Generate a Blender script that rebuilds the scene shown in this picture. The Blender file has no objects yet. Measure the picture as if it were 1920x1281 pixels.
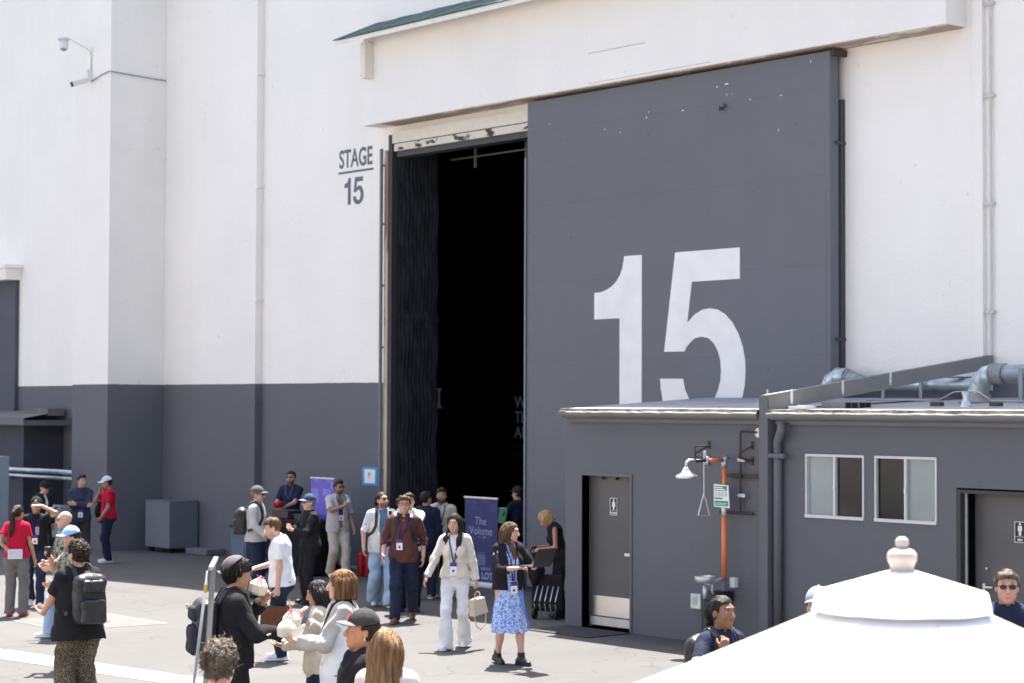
import bpy, bmesh, math, random
import numpy as np
from mathutils import Vector, Matrix
from mathutils.bvhtree import BVHTree

R = math.radians
random.seed(7)
rng = np.random.default_rng(7)
scn = bpy.context.scene
COL = scn.collection

# ------------------------------------------------------------------ camera
F_PX, CAM_H, ROLL, PITCH = 3739.0, 3.0, 0.0035, math.atan((759 - 640.5) / 3739.0)
YAW = math.atan(3739.0 / 3180.0)
_r0 = Vector((math.cos(YAW), math.sin(YAW), 0)); _f0 = Vector((-math.sin(YAW), math.cos(YAW), 0)); _u0 = Vector((0, 0, 1))
FWD = _f0 * math.cos(PITCH) + _u0 * math.sin(PITCH)
_u = _u0 * math.cos(PITCH) - _f0 * math.sin(PITCH)
RIGHT = _r0 * math.cos(ROLL) + _u * math.sin(ROLL)
UPV = _u * math.cos(ROLL) - _r0 * math.sin(ROLL)
CAM = Vector((0, 0, CAM_H))
cam_d = bpy.data.cameras.new('camera'); cam = bpy.data.objects.new('camera', cam_d); COL.objects.link(cam)
cam.matrix_world = Matrix(((RIGHT.x, UPV.x, -FWD.x, 0), (RIGHT.y, UPV.y, -FWD.y, 0), (RIGHT.z, UPV.z, -FWD.z, CAM_H), (0, 0, 0, 1)))
cam_d.sensor_width = 36.0; cam_d.sensor_fit = 'HORIZONTAL'; cam_d.lens = F_PX / 1920 * 36
cam_d.clip_start = 0.2; cam_d.clip_end = 2000
cam_d.dof.use_dof = True; cam_d.dof.focus_distance = 16.5; cam_d.dof.aperture_fstop = 4.0
scn.camera = cam

# ------------------------------------------------------------------ world + sun
SUN = Vector((-0.27, 0.31, 1.0)).normalized()
w = bpy.data.worlds.new('World'); scn.world = w; w.use_nodes = True
nt = w.node_tree; bg = nt.nodes['Background']; sky = nt.nodes.new('ShaderNodeTexSky')
sky.sky_type = 'NISHITA'; sky.sun_disc = False
sky.sun_elevation = math.asin(SUN.z); sky.sun_rotation = math.atan2(SUN.x, SUN.y)
sky.air_density = 1.0; sky.dust_density = 4.0; sky.ozone_density = 1.0
nt.links.new(sky.outputs[0], bg.inputs[0]); bg.inputs[1].default_value = 0.09
sd = bpy.data.lights.new('sun', 'SUN'); sun = bpy.data.objects.new('sun', sd); COL.objects.link(sun)
sd.energy = 5.0; sd.angle = R(0.53); sd.color = (1.0, 0.95, 0.88)
sun.rotation_euler = SUN.to_track_quat('Z', 'Y').to_euler(); sun.location = (-20, 30, 60)
scn.view_settings.view_transform = 'Standard'; scn.view_settings.look = 'None'
scn.view_settings.exposure = 2.0; scn.view_settings.gamma = 1.0; scn.view_settings.use_curve_mapping = False
scn.cycles.use_denoising = True
scn.cycles.max_bounces = 8

# ------------------------------------------------------------------ pixel -> place helpers (survey of the photograph)
def ray(x, y): return FWD * F_PX + RIGHT * (x - 960) - UPV * (y - 640.5)
def ground_at(x, y, z=0.0):
    d = ray(x, y); return CAM + d * ((z - CAM_H) / d.z)
def height_over(x, y, P):
    d = ray(x, y); t = (P.x * _f0.x + P.y * _f0.y) / (d.x * _f0.x + d.y * _f0.y); return (CAM + d * t).z

# ------------------------------------------------------------------ materials
MATS = {}
def nodes_of(m): return m.node_tree.nodes, m.node_tree.links
def mat(name, col, rough=0.7, metal=0.0, var=0.08, scale=6.0, bump=0.0, bscale=60.0, spec=0.4, stretch=None, sheen=0.0, coat=0.0):
    if name in MATS: return MATS[name]
    m = bpy.data.materials.new(name); m.use_nodes = True; N, L = nodes_of(m)
    b = N['Principled BSDF']; b.inputs['Roughness'].default_value = rough; b.inputs['Metallic'].default_value = metal
    b.inputs['Specular IOR Level'].default_value = spec; b.inputs['Sheen Weight'].default_value = sheen; b.inputs['Coat Weight'].default_value = coat
    tc = N.new('ShaderNodeTexCoord'); src = tc.outputs['Object']
    if stretch:
        mp = N.new('ShaderNodeMapping'); mp.inputs['Scale'].default_value = stretch; L.new(src, mp.inputs[0]); src = mp.outputs[0]
    n = N.new('ShaderNodeTexNoise'); n.inputs['Scale'].default_value = scale; n.inputs['Detail'].default_value = 5; L.new(src, n.inputs['Vector'])
    r = N.new('ShaderNodeValToRGB'); r.color_ramp.elements[0].position = .3; r.color_ramp.elements[1].position = .7
    r.color_ramp.elements[0].color = tuple(max(0, c * (1 - var)) for c in col) + (1,); r.color_ramp.elements[1].color = tuple(min(1, c * (1 + var)) for c in col) + (1,)
    L.new(n.outputs[0], r.inputs[0]); L.new(r.outputs[0], b.inputs['Base Color'])
    if bump:
        n2 = N.new('ShaderNodeTexNoise'); n2.inputs['Scale'].default_value = bscale; n2.inputs['Detail'].default_value = 4; L.new(src, n2.inputs['Vector'])
        bp = N.new('ShaderNodeBump'); bp.inputs['Strength'].default_value = bump; bp.inputs['Distance'].default_value = .02
        L.new(n2.outputs[0], bp.inputs['Height']); L.new(bp.outputs[0], b.inputs['Normal'])
    MATS[name] = m; return m
def fabric(name, col, var=.14, rough=.85): return mat('fabric ' + name, col, rough, var=var, scale=7, bump=.25, bscale=45, spec=.15, sheen=.0)
def mix_col(N, L, fac, a, b, mode='MIX'):
    x = N.new('ShaderNodeMix'); x.data_type = 'RGBA'; x.blend_type = mode
    for i, v in ((0, fac), (6, a), (7, b)):
        if isinstance(v, (int, float)): x.inputs[i].default_value = v
        elif isinstance(v, tuple): x.inputs[i].default_value = v + (1,)
        else: L.new(v, x.inputs[i])
    return x.outputs[2]
def noise(N, L, src, scale, detail=5, rough=.5, stretch=None):
    if stretch:
        mp = N.new('ShaderNodeMapping'); mp.inputs['Scale'].default_value = stretch; L.new(src, mp.inputs[0]); src = mp.outputs[0]
    n = N.new('ShaderNodeTexNoise'); n.inputs['Scale'].default_value = scale; n.inputs['Detail'].default_value = detail; n.inputs['Roughness'].default_value = rough
    L.new(src, n.inputs['Vector']); return n.outputs[0]
def ramp(N, L, src, stops, const=False):
    r = N.new('ShaderNodeValToRGB'); cr = r.color_ramp
    if const: cr.interpolation = 'CONSTANT'
    while len(cr.elements) < len(stops): cr.elements.new(.5)
    for e, (p, c) in zip(cr.elements, stops): e.position = p; e.color = (c if isinstance(c, tuple) else (c, c, c)) + (1,)
    L.new(src, r.inputs[0]); return r.outputs[0]
def wall_paint(name, white, grey, split):
    """stucco painted white over dark grey, the two coats meeting at a height"""
    m = bpy.data.materials.new(name); m.use_nodes = True; N, L = nodes_of(m); b = N['Principled BSDF']
    g = N.new('ShaderNodeNewGeometry'); pos = g.outputs['Position']
    sep = N.new('ShaderNodeSeparateXYZ'); L.new(pos, sep.inputs[0])
    wob = noise(N, L, pos, 9, 2)
    ad = N.new('ShaderNodeMath'); ad.operation = 'MULTIPLY_ADD'; L.new(wob, ad.inputs[0]); ad.inputs[1].default_value = .02; L.new(sep.outputs[2], ad.inputs[2])
    gt = N.new('ShaderNodeMath'); gt.operation = 'GREATER_THAN'; L.new(ad.outputs[0], gt.inputs[0]); gt.inputs[1].default_value = split + .01
    base = mix_col(N, L, gt.outputs[0], grey, white)
    mott = ramp(N, L, noise(N, L, pos, .55, 6, .6), [(.25, .945), (.75, 1.03)])
    c = mix_col(N, L, 1.0, base, mott, 'MULTIPLY')
    streak = ramp(N, L, noise(N, L, pos, 1.0, 6, .65, (2.4, 2.4, .12)), [(.35, .982), (.6, 1.0)])
    c = mix_col(N, L, 1.0, c, streak, 'MULTIPLY')
    sp = ramp(N, L, noise(N, L, pos, 7.0, 3, .6), [(.26, (.62, .6, .58)), (.31, (1., 1., 1.))])
    c = mix_col(N, L, .35, c, mix_col(N, L, 1.0, c, sp, 'MULTIPLY'))
    L.new(c, b.inputs['Base Color']); b.inputs['Roughness'].default_value = .75; b.inputs['Specular IOR Level'].default_value = .25
    n2 = noise(N, L, pos, 22, 6, .65); bp = N.new('ShaderNodeBump'); bp.inputs['Strength'].default_value = .35; bp.inputs['Distance'].default_value = .02
    L.new(n2, bp.inputs['Height']); L.new(bp.outputs[0], b.inputs['Normal'])
    return m
WHITE = (.88, .838, .782); GREY = (.134, .137, .152)
M_WALL = wall_paint('stucco two tone', WHITE, GREY, 3.39)
M_GREY = wall_paint('stucco grey', GREY, GREY, 50)
M_WHITE = wall_paint('stucco white', WHITE, WHITE, -50)
M_DOOR = wall_paint('door grey paint', (.160, .163, .176), (.160, .163, .176), 50)
M_TRIM = mat('grey trim paint', (.125, .13, .15), .5, var=.08, scale=3, bump=.05)
M_DARK = mat('black interior', (.006, .006, .008), .9, var=.3)
M_SIGNW = mat('white sign paint', (.82, .80, .775), .6, var=.05, scale=3)
M_PGREY = mat('grey lettering paint', (.14, .145, .165), .7, var=.08)
M_GALV = mat('galvanised steel', (.50, .55, .57), .42, .75, var=.22, scale=5, bump=.08, bscale=12)
M_ALU = mat('aluminium', (.62, .62, .62), .4, .6, var=.08)
M_BLACK = mat('black plastic', (.02, .02, .022), .45, var=.2)
M_STEEL = mat('brushed steel', (.72, .70, .67), .32, .95, var=.06, scale=9, stretch=(1, 1, 14))
M_CREAM = None

# ------------------------------------------------------------------ mesh helpers
def new_mesh(name, V, Fc, m, parent=None, smooth=False):
    me = bpy.data.meshes.new(name); me.from_pydata([tuple(v) for v in V], [], [tuple(f) for f in Fc]); me.update()
    return link(name, me, m, parent, smooth)
def link(name, me, m, parent=None, smooth=False):
    o = bpy.data.objects.new(name, me); COL.objects.link(o)
    for mm in (m if isinstance(m, (list, tuple)) else [m]): me.materials.append(mm)
    if smooth: me.polygons.foreach_set('use_smooth', [True] * len(me.polygons))
    if parent:
        o.parent = parent; o.matrix_parent_inverse = Matrix.Identity(4)
    return o
def tag(o, label, cat, group=None, kind=None):
    o['label'] = label; o['category'] = cat
    if group: o['group'] = group
    if kind: o['kind'] = kind
    return o
def empty(name, loc, label, cat, group=None, rz=0.0):
    o = bpy.data.objects.new(name, None); COL.objects.link(o); o.location = loc; o.rotation_euler = (0, 0, rz); o.empty_display_size = .2
    return tag(o, label, cat, group)
class MB:
    """collects simple solids into ONE mesh"""
    def __init__(s): s.V = []; s.F = []; s.mi = []
    def add(s, V, F, mi=0):
        k = len(s.V); s.V += [tuple(v) for v in V]; s.F += [tuple(i + k for i in f) for f in F]; s.mi += [mi] * len(F); return s
    def box(s, x0, x1, y0, y1, z0, z1, mi=0, bev=0.0, M=None):
        if bev:
            bm = bmesh.new(); bmesh.ops.create_cube(bm, size=1)
            for v in bm.verts: v.co = Vector(((x0 + x1) / 2 + v.co.x * (x1 - x0), (y0 + y1) / 2 + v.co.y * (y1 - y0), (z0 + z1) / 2 + v.co.z * (z1 - z0)))
            bmesh.ops.bevel(bm, geom=bm.edges[:], offset=bev, segments=2, affect='EDGES', profile=.6)
            V = [v.co.copy() for v in bm.verts]; bm.verts.index_update(); F = [[v.index for v in f.verts] for f in bm.faces]; bm.free()
        else:
            V = [Vector((x, y, z)) for x in (x0, x1) for y in (y0, y1) for z in (z0, z1)]
            F = [(0, 1, 3, 2), (4, 6, 7, 5), (0, 4, 5, 1), (2, 3, 7, 6), (0, 2, 6, 4), (1, 5, 7, 3)]
        if M is not None: V = [M @ v for v in V]
        return s.add(V, F, mi)
    def tube(s, pts, r, n=10, mi=0, caps=True):
        pts = [Vector(p) for p in pts]; rs = r if isinstance(r, (list, tuple)) else [r] * len(pts)
        V = []; F = []; ref = None
        for i, p in enumerate(pts):
            t = (pts[min(i + 1, len(pts) - 1)] - pts[max(i - 1, 0)]).normalized()
            if ref is None: ref = t.orthogonal().normalized()
            a = (ref - t * ref.dot(t)).normalized(); ref = a; b = t.cross(a)
            for k in range(n):
                an = 2 * math.pi * k / n; V.append(p + (a * math.cos(an) + b * math.sin(an)) * rs[i])
        for i in range(len(pts) - 1):
            for k in range(n): F.append((i * n + k, i * n + (k + 1) % n, (i + 1) * n + (k + 1) % n, (i + 1) * n + k))
        if caps: F.append(tuple(range(n - 1, -1, -1))); F.append(tuple((len(pts) - 1) * n + k for k in range(n)))
        return s.add(V, F, mi)
    def lathe(s, prof, c=(0, 0, 0), n=24, mi=0):
        V = []; F = []
        for (r, z) in prof:
            for k in range(n): a = 2 * math.pi * k / n; V.append((c[0] + r * math.cos(a), c[1] + r * math.sin(a), c[2] + z))
        for i in range(len(prof) - 1):
            for k in range(n): F.append((i * n + k, i * n + (k + 1) % n, (i + 1) * n + (k + 1) % n, (i + 1) * n + k))
        F.append(tuple(range(n - 1, -1, -1))); F.append(tuple((len(prof) - 1) * n + k for k in range(n)))
        return s.add(V, F, mi)
    def strip(s, pts, nrm, wd, th, mi=0):
        """a strap: rectangular section swept along points with given surface normals"""
        V = []; F = []; pts = [Vector(p) for p in pts]; nrm = [Vector(q).normalized() for q in nrm]
        for i, p in enumerate(pts):
            t = (pts[min(i + 1, len(pts) - 1)] - pts[max(i - 1, 0)]).normalized(); b = t.cross(nrm[i]).normalized(); nn = b.cross(t)
            for (u, v) in ((-1, -1), (1, -1), (1, 1), (-1, 1)): V.append(p + b * u * wd / 2 + nn * v * th / 2)
        for i in range(len(pts) - 1):
            for k in range(4): F.append((i * 4 + k, i * 4 + (k + 1) % 4, i * 4 + 4 + (k + 1) % 4, i * 4 + 4 + k))
        F.append((3, 2, 1, 0)); e = (len(pts) - 1) * 4; F.append((e, e + 1, e + 2, e + 3))
        return s.add(V, F, mi)
    def prism(s, poly, f, depth, mi=0):
        """outline (u,v) list placed by f(u,v,d)"""
        n = len(poly); V = [f(u, v, 0) for u, v in poly] + [f(u, v, depth) for u, v in poly]
        F = [tuple(range(n)), tuple(range(2 * n - 1, n - 1, -1))] + [(i, i + n, (i + 1) % n + n, (i + 1) % n) for i in range(n)]
        return s.add(V, F, mi)
    def build(s, name, m, parent=None, smooth=False, fix=True):
        me = bpy.data.meshes.new(name); me.from_pydata(s.V, [], s.F); me.update()
        if any(s.mi): me.polygons.foreach_set('material_index', s.mi)
        if fix:
            bm = bmesh.new(); bm.from_mesh(me); bmesh.ops.recalc_face_normals(bm, faces=bm.faces[:]); bm.to_mesh(me); bm.free()
        o = link(name, me, m, parent)
        if smooth:
            me.polygons.foreach_set('use_smooth', [len(p.vertices) == 4 for p in me.polygons])
        return o
def text_mesh(body, size, bold=0.0, depth=0.004, xs=1.0, align='LEFT', shear=0.0, lines=1.0):
    c = bpy.data.curves.new('lettering', 'FONT'); c.body = body; c.size = size; c.offset = bold; c.extrude = depth / 2; c.align_x = align; c.shear = shear; c.space_line = lines
    o = bpy.data.objects.new('lettering', c); COL.objects.link(o)
    dg = bpy.context.evaluated_depsgraph_get(); dg.update()
    me = bpy.data.meshes.new_from_object(o.evaluated_get(dg)); bpy.data.objects.remove(o); bpy.data.curves.remove(c)
    for v in me.vertices: v.co.x *= xs
    return me
def wall_text(name, body, size, x, y, z, m, parent, **k):
    """lettering on a wall that faces -Y; x,z = start of the baseline"""
    me = text_mesh(body, size, **k)
    for v in me.vertices: v.co = Vector((x + v.co.x, y - v.co.z, z + v.co.y))
    return link(name, me, m, parent)
def wall_holes(x0, x1, z0, z1, y, depth, holes):
    """front sheet of a wall facing -Y with rectangular openings and their reveals"""
    mb = MB(); xs = sorted({x0, x1} | {h[0] for h in holes} | {h[1] for h in holes}); zs = sorted({z0, z1} | {h[2] for h in holes} | {h[3] for h in holes})
    for i in range(len(xs) - 1):
        for j in range(len(zs) - 1):
            cx = (xs[i] + xs[i + 1]) / 2; cz = (zs[j] + zs[j + 1]) / 2
            if any(h[0] < cx < h[1] and h[2] < cz < h[3] for h in holes): continue
            mb.add([(xs[i], y, zs[j]), (xs[i + 1], y, zs[j]), (xs[i + 1], y, zs[j + 1]), (xs[i], y, zs[j + 1])], [(0, 1, 2, 3)])
    for (a, b, c, d) in holes:
        for (p, q) in (((a, c), (b, c)), ((b, c), (b, d)), ((b, d), (a, d)), ((a, d), (a, c))):
            mb.add([(p[0], y, p[1]), (q[0], y, q[1]), (q[0], y + depth, q[1]), (p[0], y + depth, p[1])], [(0, 3, 2, 1)])
    return mb

# ================================================================== GROUND
def ground_mat():
    m = bpy.data.materials.new('worn asphalt'); m.use_nodes = True; N, L = nodes_of(m); b = N['Principled BSDF']
    pos = N.new('ShaderNodeNewGeometry').outputs['Position']
    base = ramp(N, L, noise(N, L, pos, .35, 6, .6), [(.3, (.082, .0800, .0792)), (.7, (.096, .0937, .0922))])
    fine = ramp(N, L, noise(N, L, pos, 60, 3, .7), [(.3, .86), (.7, 1.1)])
    c = mix_col(N, L, 1.0, base, fine, 'MULTIPLY')
    patch = ramp(N, L, noise(N, L, pos, .9, 4, .6, (1, .3, 1)), [(.54, (1., 1., 1.)), (.62, (.92, .915, .91))])
    c = mix_col(N, L, 1.0, c, patch, 'MULTIPLY')
    rust = ramp(N, L, noise(N, L, pos, .8, 5, .6), [(.58, (1., 1., 1.)), (.72, (1.02, .95, .92))])
    c = mix_col(N, L, 1.0, c, rust, 'MULTIPLY')
    v = N.new('ShaderNodeTexVoronoi'); v.feature = 'DISTANCE_TO_EDGE'; v.inputs['Scale'].default_value = .38
    wp = N.new('ShaderNodeMapping'); L.new(pos, wp.inputs[0]); wv = N.new('ShaderNodeTexNoise'); wv.inputs['Scale'].default_value = 1.5
    L.new(pos, wv.inputs['Vector']); ad = N.new('ShaderNodeVectorMath'); ad.operation = 'ADD'; L.new(wp.outputs[0], ad.inputs[0]); L.new(wv.outputs[1], ad.inputs[1]); L.new(ad.outputs[0], v.inputs['Vector'])
    crack = ramp(N, L, v.outputs['Distance'], [(0.0, .70), (.008, 1.0)])
    c = mix_col(N, L, 1.0, c, crack, 'MULTIPLY')
    oil = ramp(N, L, noise(N, L, pos, 1.7, 3, .5), [(.24, (.72, .71, .7)), (.31, (1., 1., 1.))])
    c = mix_col(N, L, 1.0, c, oil, 'MULTIPLY')
    L.new(c, b.inputs['Base Color']); b.inputs['Roughness'].default_value = .85; b.inputs['Specular IOR Level'].default_value = .25
    bp = N.new('ShaderNodeBump'); bp.inputs['Strength'].default_value = .25; bp.inputs['Distance'].default_value = .01
    L.new(noise(N, L, pos, 90, 3, .7), bp.inputs['Height']); L.new(bp.outputs[0], b.inputs['Normal']); return m
M_ASPH = ground_mat()
g = new_mesh('ground', [(-400, -400, 0), (400, -400, 0), (400, 400, 0), (-400, 400, 0)], [(0, 1, 2, 3)], M_ASPH); g['kind'] = 'structure'
M_LINE = mat('worn white road paint', (.215, .208, .19), .8, var=.16, scale=2.5)
a, b_, c_, d_ = Vector((-22.65, 11.08)), Vector((-19.23, 11.57)), Vector((-21.76, 10.65)), Vector((-18.68, 11.25))
dirl = (b_ - a).normalized()
p0, p1 = a - dirl * 14, a + dirl * 16
q0, q1 = c_ - dirl * 14.5, c_ + dirl * 15.5
m_ = MB().add([(p0.x, p0.y, .004), (q0.x, q0.y, .004), (q1.x, q1.y, .004), (p1.x, p1.y, .004)], [(0, 1, 2, 3)]).build('road_line', M_LINE); m_['kind'] = 'structure'
# utility cover set in the asphalt
M_CONC = mat('pale concrete', (.145, .138, .127), .85, var=.1, scale=4, bump=.1)
qp = [Vector(v) for v in ((-25.60, 12.62), (-23.98, 12.62), (-23.80, 14.14), (-25.42, 14.14))]; cc = sum(qp, Vector((0, 0))) / 4
mb = MB()
for i in range(4):
    j = (i + 1) % 4; a0, b0 = qp[i], qp[j]; a1, b1 = cc + (a0 - cc) * .88, cc + (b0 - cc) * .88
    mb.add([(a0.x, a0.y, .004), (b0.x, b0.y, .004), (b1.x, b1.y, .004), (a1.x, a1.y, .004)], [(0, 1, 2, 3)])
root = empty('utility_cover', (cc.x, cc.y, 0), 'square pale concrete utility cover set flush in the sunny asphalt', 'utility cover')
for v in range(len(mb.V)): mb.V[v] = (mb.V[v][0] - cc.x, mb.V[v][1] - cc.y, mb.V[v][2])
mb.build('rim', M_CONC, root)
mb = MB().add([((q - cc) * .865).to_3d() + Vector((0, 0, .005)) for q in qp], [(0, 1, 2, 3)]).build('lid_panel', mat('cover panel', (.098, .093, .088), .8, var=.12, scale=3), root)
MB().lathe([(.16, .006), (.17, .009), (.02, .012)], (.1, .1, 0), 20).build('manhole_lid', mat('cast iron', (.07, .065, .06), .6, .5, var=.2), root)

# ================================================================== STAGE BUILDING
SB = empty('stage_building', (-25, 21.4, 0), 'huge white soundstage with dark grey lower band, tall open doorway and green edged canopy', 'building')
def sb(mb, name, m, parent=None, **k):
    off = Vector((-25, 21.4, 0))
    if parent is None: mb.V = [tuple(Vector(v) - off) for v in mb.V]; return mb.build(name, m, SB, **k)
    mb.V = [tuple(Vector(v) - off) for v in mb.V]; return mb.build(name, m, parent, **k)
OX0, OX1, OZ = -28.355, -18.9, 7.86
top = [(-60, 20), (-36.6, 16.2), (-32.4, 14.4), (-28.8, 13.6), (-26.5, 12.9), (-25.1, 12.2), (-18, 11), (-5, 10.5)]
mb = MB()
def zt(x):
    for (a0, z0), (a1, z1) in zip(top, top[1:]):
        if a0 <= x <= a1: return z0 + (z1 - z0) * (x - a0) / (a1 - a0)
xs = sorted([t[0] for t in top] + [OX0, OX1])
for x0, x1 in zip(xs, xs[1:]):
    zb = OZ if OX0 <= (x0 + x1) / 2 <= OX1 else -.05
    mb.add([(x0, 21.4, zb), (x1, 21.4, zb), (x1, 21.4, zt(x1)), (x0, 21.4, zt(x0)), (x0, 22.0, zt(x0)), (x1, 22.0, zt(x1))], [(0, 1, 2, 3), (3, 2, 5, 4)])
sb(mb, 'wall', M_WALL, fix=False)
mb = MB(); mb.box(-37.87, -36.37, 20.1, 21.397, -.05, 15.2); sb(mb, 'buttress', M_WALL)
# roof slab keeps daylight out of the hall, the hall itself is a black room
mb = MB()
for (a0, z0), (a1, z1) in zip(top, top[1:]): mb.add([(a0, 22.0, z0), (a1, 22.0, z1), (a1, 45, z1), (a0, 45, z0)], [(0, 1, 2, 3)])
sb(mb, 'roof', mat('dark roofing', (.08, .08, .08), .9), fix=False)
mb = MB()
mb.add([(-59, 22.0, .003), (-6, 22.0, .003), (-6, 40, .003), (-59, 40, .003), (-59, 22.0, 10.2), (-6, 22.0, 10.2), (-6, 40, 10.2), (-59, 40, 10.2)], [(0, 1, 2, 3), (4, 7, 6, 5), (1, 5, 6, 2), (0, 3, 7, 4), (2, 6, 7, 3)])
mb.add([(-59, 22.01, 0), (OX0, 22.01, 0), (OX0, 22.01, 10.2), (-59, 22.01, 10.2), (OX1, 22.01, 0), (-6, 22.01, 0), (-6, 22.01, 10.2), (OX1, 22.01, 10.2), (OX0, 22.01, OZ), (OX1, 22.01, OZ)], [(0, 1, 2, 3), (4, 5, 6, 7), (8, 9, 7, 2)])
sb(mb, 'interior_room', M_DARK, fix=False)
# reveals of the doorway
mb = MB(); mb.add([(OX0, 21.4, 0), (OX0, 22.01, 0), (OX0, 22.01, OZ), (OX0, 21.4, OZ), (OX1, 21.4, OZ), (OX1, 22.01, OZ), (OX1, 22.01, 0), (OX1, 21.4, 0)], [(0, 1, 2, 3), (3, 2, 5, 4), (4, 5, 6, 7)])
sb(mb, 'doorway_reveal', mat('dark jamb', (.03, .03, .033), .8), fix=False)
# --- sliding door with its number
mb = MB(); mb.box(-24.44, -18.05, 21.1, 21.28, .07, 7.91, bev=.008); DOOR = sb(mb, 'sliding_door', M_DOOR)
ONE = [(0.462, 1.001), (0.303, 1.002), (0.297, 0.966), (0.286, 0.925), (0.265, 0.884), (0.234, 0.848), (0.192, 0.818), (0.143, 0.797), (0.087, 0.784), (0.029, 0.782), (0.029, 0.613), (0.263, 0.614), (0.263, -0.085), (0.462, -0.085)]
FIVE = [(1.289, 1.0), (0.753, 1.0), (0.659, 0.396), (0.833, 0.395), (0.85, 0.421), (0.884, 0.45), (0.923, 0.474), (0.979, 0.481), (1.034, 0.471), (1.078, 0.44), (1.111, 0.392), (1.131, 0.34), (1.138, 0.273), (1.131, 0.214), (1.111, 0.158), (1.084, 0.111), (1.045, 0.075), (0.985, 0.057), (0.929, 0.071), (0.873, 0.107), (0.839, 0.163), (0.821, 0.23), (0.624, 0.232), (0.63, 0.172), (0.648, 0.097), (0.692, 0.013), (0.772, -0.059), (0.873, -0.098), (0.996, -0.108), (1.116, -0.079), (1.214, -0.015), (1.278, 0.06), (1.31, 0.119), (1.329, 0.189), (1.335, 0.271), (1.331, 0.337), (1.312, 0.416), (1.278, 0.491), (1.23, 0.559), (1.171, 0.61), (1.111, 0.639), (1.045, 0.65), (0.979, 0.642), (0.918, 0.616), (0.856, 0.568), (0.895, 0.815), (1.289, 0.815)]
def digits(x, z, s, y, depth=.004):
    mb = MB()
    for pl in (ONE, FIVE): mb.prism(pl, lambda u, v, d: Vector((x + u * s, y + d, z + v * s)), depth)
    return mb
sb(digits(-22.9, 2.83, 2.45, 21.096, .004), 'painted_number', M_SIGNW, DOOR)
mb = MB()  # flaked spots where white primer shows, and the worn top edge
for (x, z, sx, sz) in ((-21.67, 7.37, .02, .05), (-20.9, 7.39, .05, .022), (-19.54, 7.40, .04, .02), (-18.95, 7.39, .04, .012), (-21.63, 7.45, .012, .025), (-22.25, 7.2, .01, .04), (-20.0, 7.68, .1, .02), (-20.2, 7.66, .03, .02), (-20.0, 7.52, .012, .03), (-19.9, 7.52, .012, .02), (-19.0, 6.9, .01, .05), (-18.4, 7.8, .012, .05), (-22.6, 7.28, .02, .02), (-23.9, 7.5, .015, .02)):
    n = 7; sx *= .6; sz *= .6; pl = [(x + sx * (.5 + .5 * random.random()) * math.cos(2 * math.pi * k / n), z + sz * (.5 + .5 * random.random()) * math.sin(2 * math.pi * k / n)) for k in range(n)]
    mb.prism(pl, lambda u, v, d: Vector((u, 21.097 + d, v)), .003)
sb(mb, 'paint_chips', M_SIGNW, DOOR)
mb = MB()
for z in (1.2, 2.45, 3.7, 4.95, 6.2, 7.4): mb.box(-24.40, -18.09, 21.098, 21.1005, z, z + .006)
mb.box(-18.13, -18.12, 21.097, 21.1005, .1, 6.0)
sb(mb, 'panel_seam', mat('seam grey', (.12, .125, .145), .7), DOOR)
mb = MB(); mb.box(-20.12, -20.0, 21.02, 21.1, 7.34, 7.38); mb.box(-20.1, -20.06, 21.0, 21.1, 7.3, 7.36); sb(mb, 'lifting_lug', M_TRIM, DOOR)
mb = MB(); mb.box(-24.475, -24.443, 21.07, 21.3, .05, 7.0); sb(mb, 'edge_strip', mat('edge strip metal', (.2, .21, .24), .45, .3), DOOR)
mb = MB(); mb.box(-18.085, -18.052, 21.285, 21.30, .05, 7.9); sb(mb, 'edge_angle', mat('dark rail', (.06, .062, .068), .6), DOOR)
mb = MB(); mb.box(-18.07, -18.03, 21.31, 21.397, .05, 7.25); mb.box(-18.06, -18.015, 21.2, 21.396, 6.62, 6.66); mb.box(-18.06, -18.015, 21.2, 21.396, 3.9, 3.94)
sb(mb, 'guide_rail', mat('dark rail', (.06, .062, .068), .6))
mb = MB(); mb.box(-18.04, -17.98, 21.1, 21.38, 7.84, 7.93); sb(mb, 'door_stop', mat('rusty brown', (.07, .045, .035), .8))
# --- left jamb: brown timber, grey steel post and stand-off rail
mb = MB(); mb.box(-28.45, -28.345, 21.29, 21.397, 0, 7.80); sb(mb, 'jamb_post', mat('dark post', (.045, .044, .044), .6))
def peeling(name, paint, under, thr, stretch):
    m = bpy.data.materials.new(name); m.use_nodes = True; N, L = nodes_of(m); b = N['Principled BSDF']
    pos = N.new('ShaderNodeNewGeometry').outputs['Position']
    f = ramp(N, L, noise(N, L, pos, 2.2, 6, .65, stretch), [(thr, (0., 0., 0.)), (thr + .015, (1., 1., 1.))])
    p = ramp(N, L, noise(N, L, pos, 8, 4, .6), [(.3, tuple(c * .88 for c in paint)), (.7, paint)])
    L.new(mix_col(N, L, f, p, under), b.inputs['Base Color']); b.inputs['Roughness'].default_value = .8
    bp = N.new('ShaderNodeBump'); bp.inputs['Strength'].default_value = .4; bp.inputs['Distance'].default_value = .01; bp.invert = True
    L.new(f, bp.inputs['Height']); L.new(bp.outputs[0], b.inputs['Normal']); return m
M_PEEL = peeling('peeling cream paint', (.72, .66, .55), (.06, .05, .045), .58, (1, 1, 2.5))
M_WOOD = peeling('worn brown timber', (.30, .19, .12), (.58, .48, .38), .50, (3, 3, .22))
mb = MB(); mb.box(-28.555, -28.452, 21.28, 21.397, 0, 7.53); sb(mb, 'jamb_timber', M_WOOD)
mb = MB(); mb.box(-28.59, -28.54, 21.20, 21.24, .1, 7.56)
for z in (7.25, 6.2, 5.1, 4.0, 2.9, 1.8, .8): mb.box(-28.585, -28.56, 21.24, 21.395, z, z + .035)
sb(mb, 'stand_off_rail', mat('rail grey', (.16, .165, .185), .6))
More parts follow.
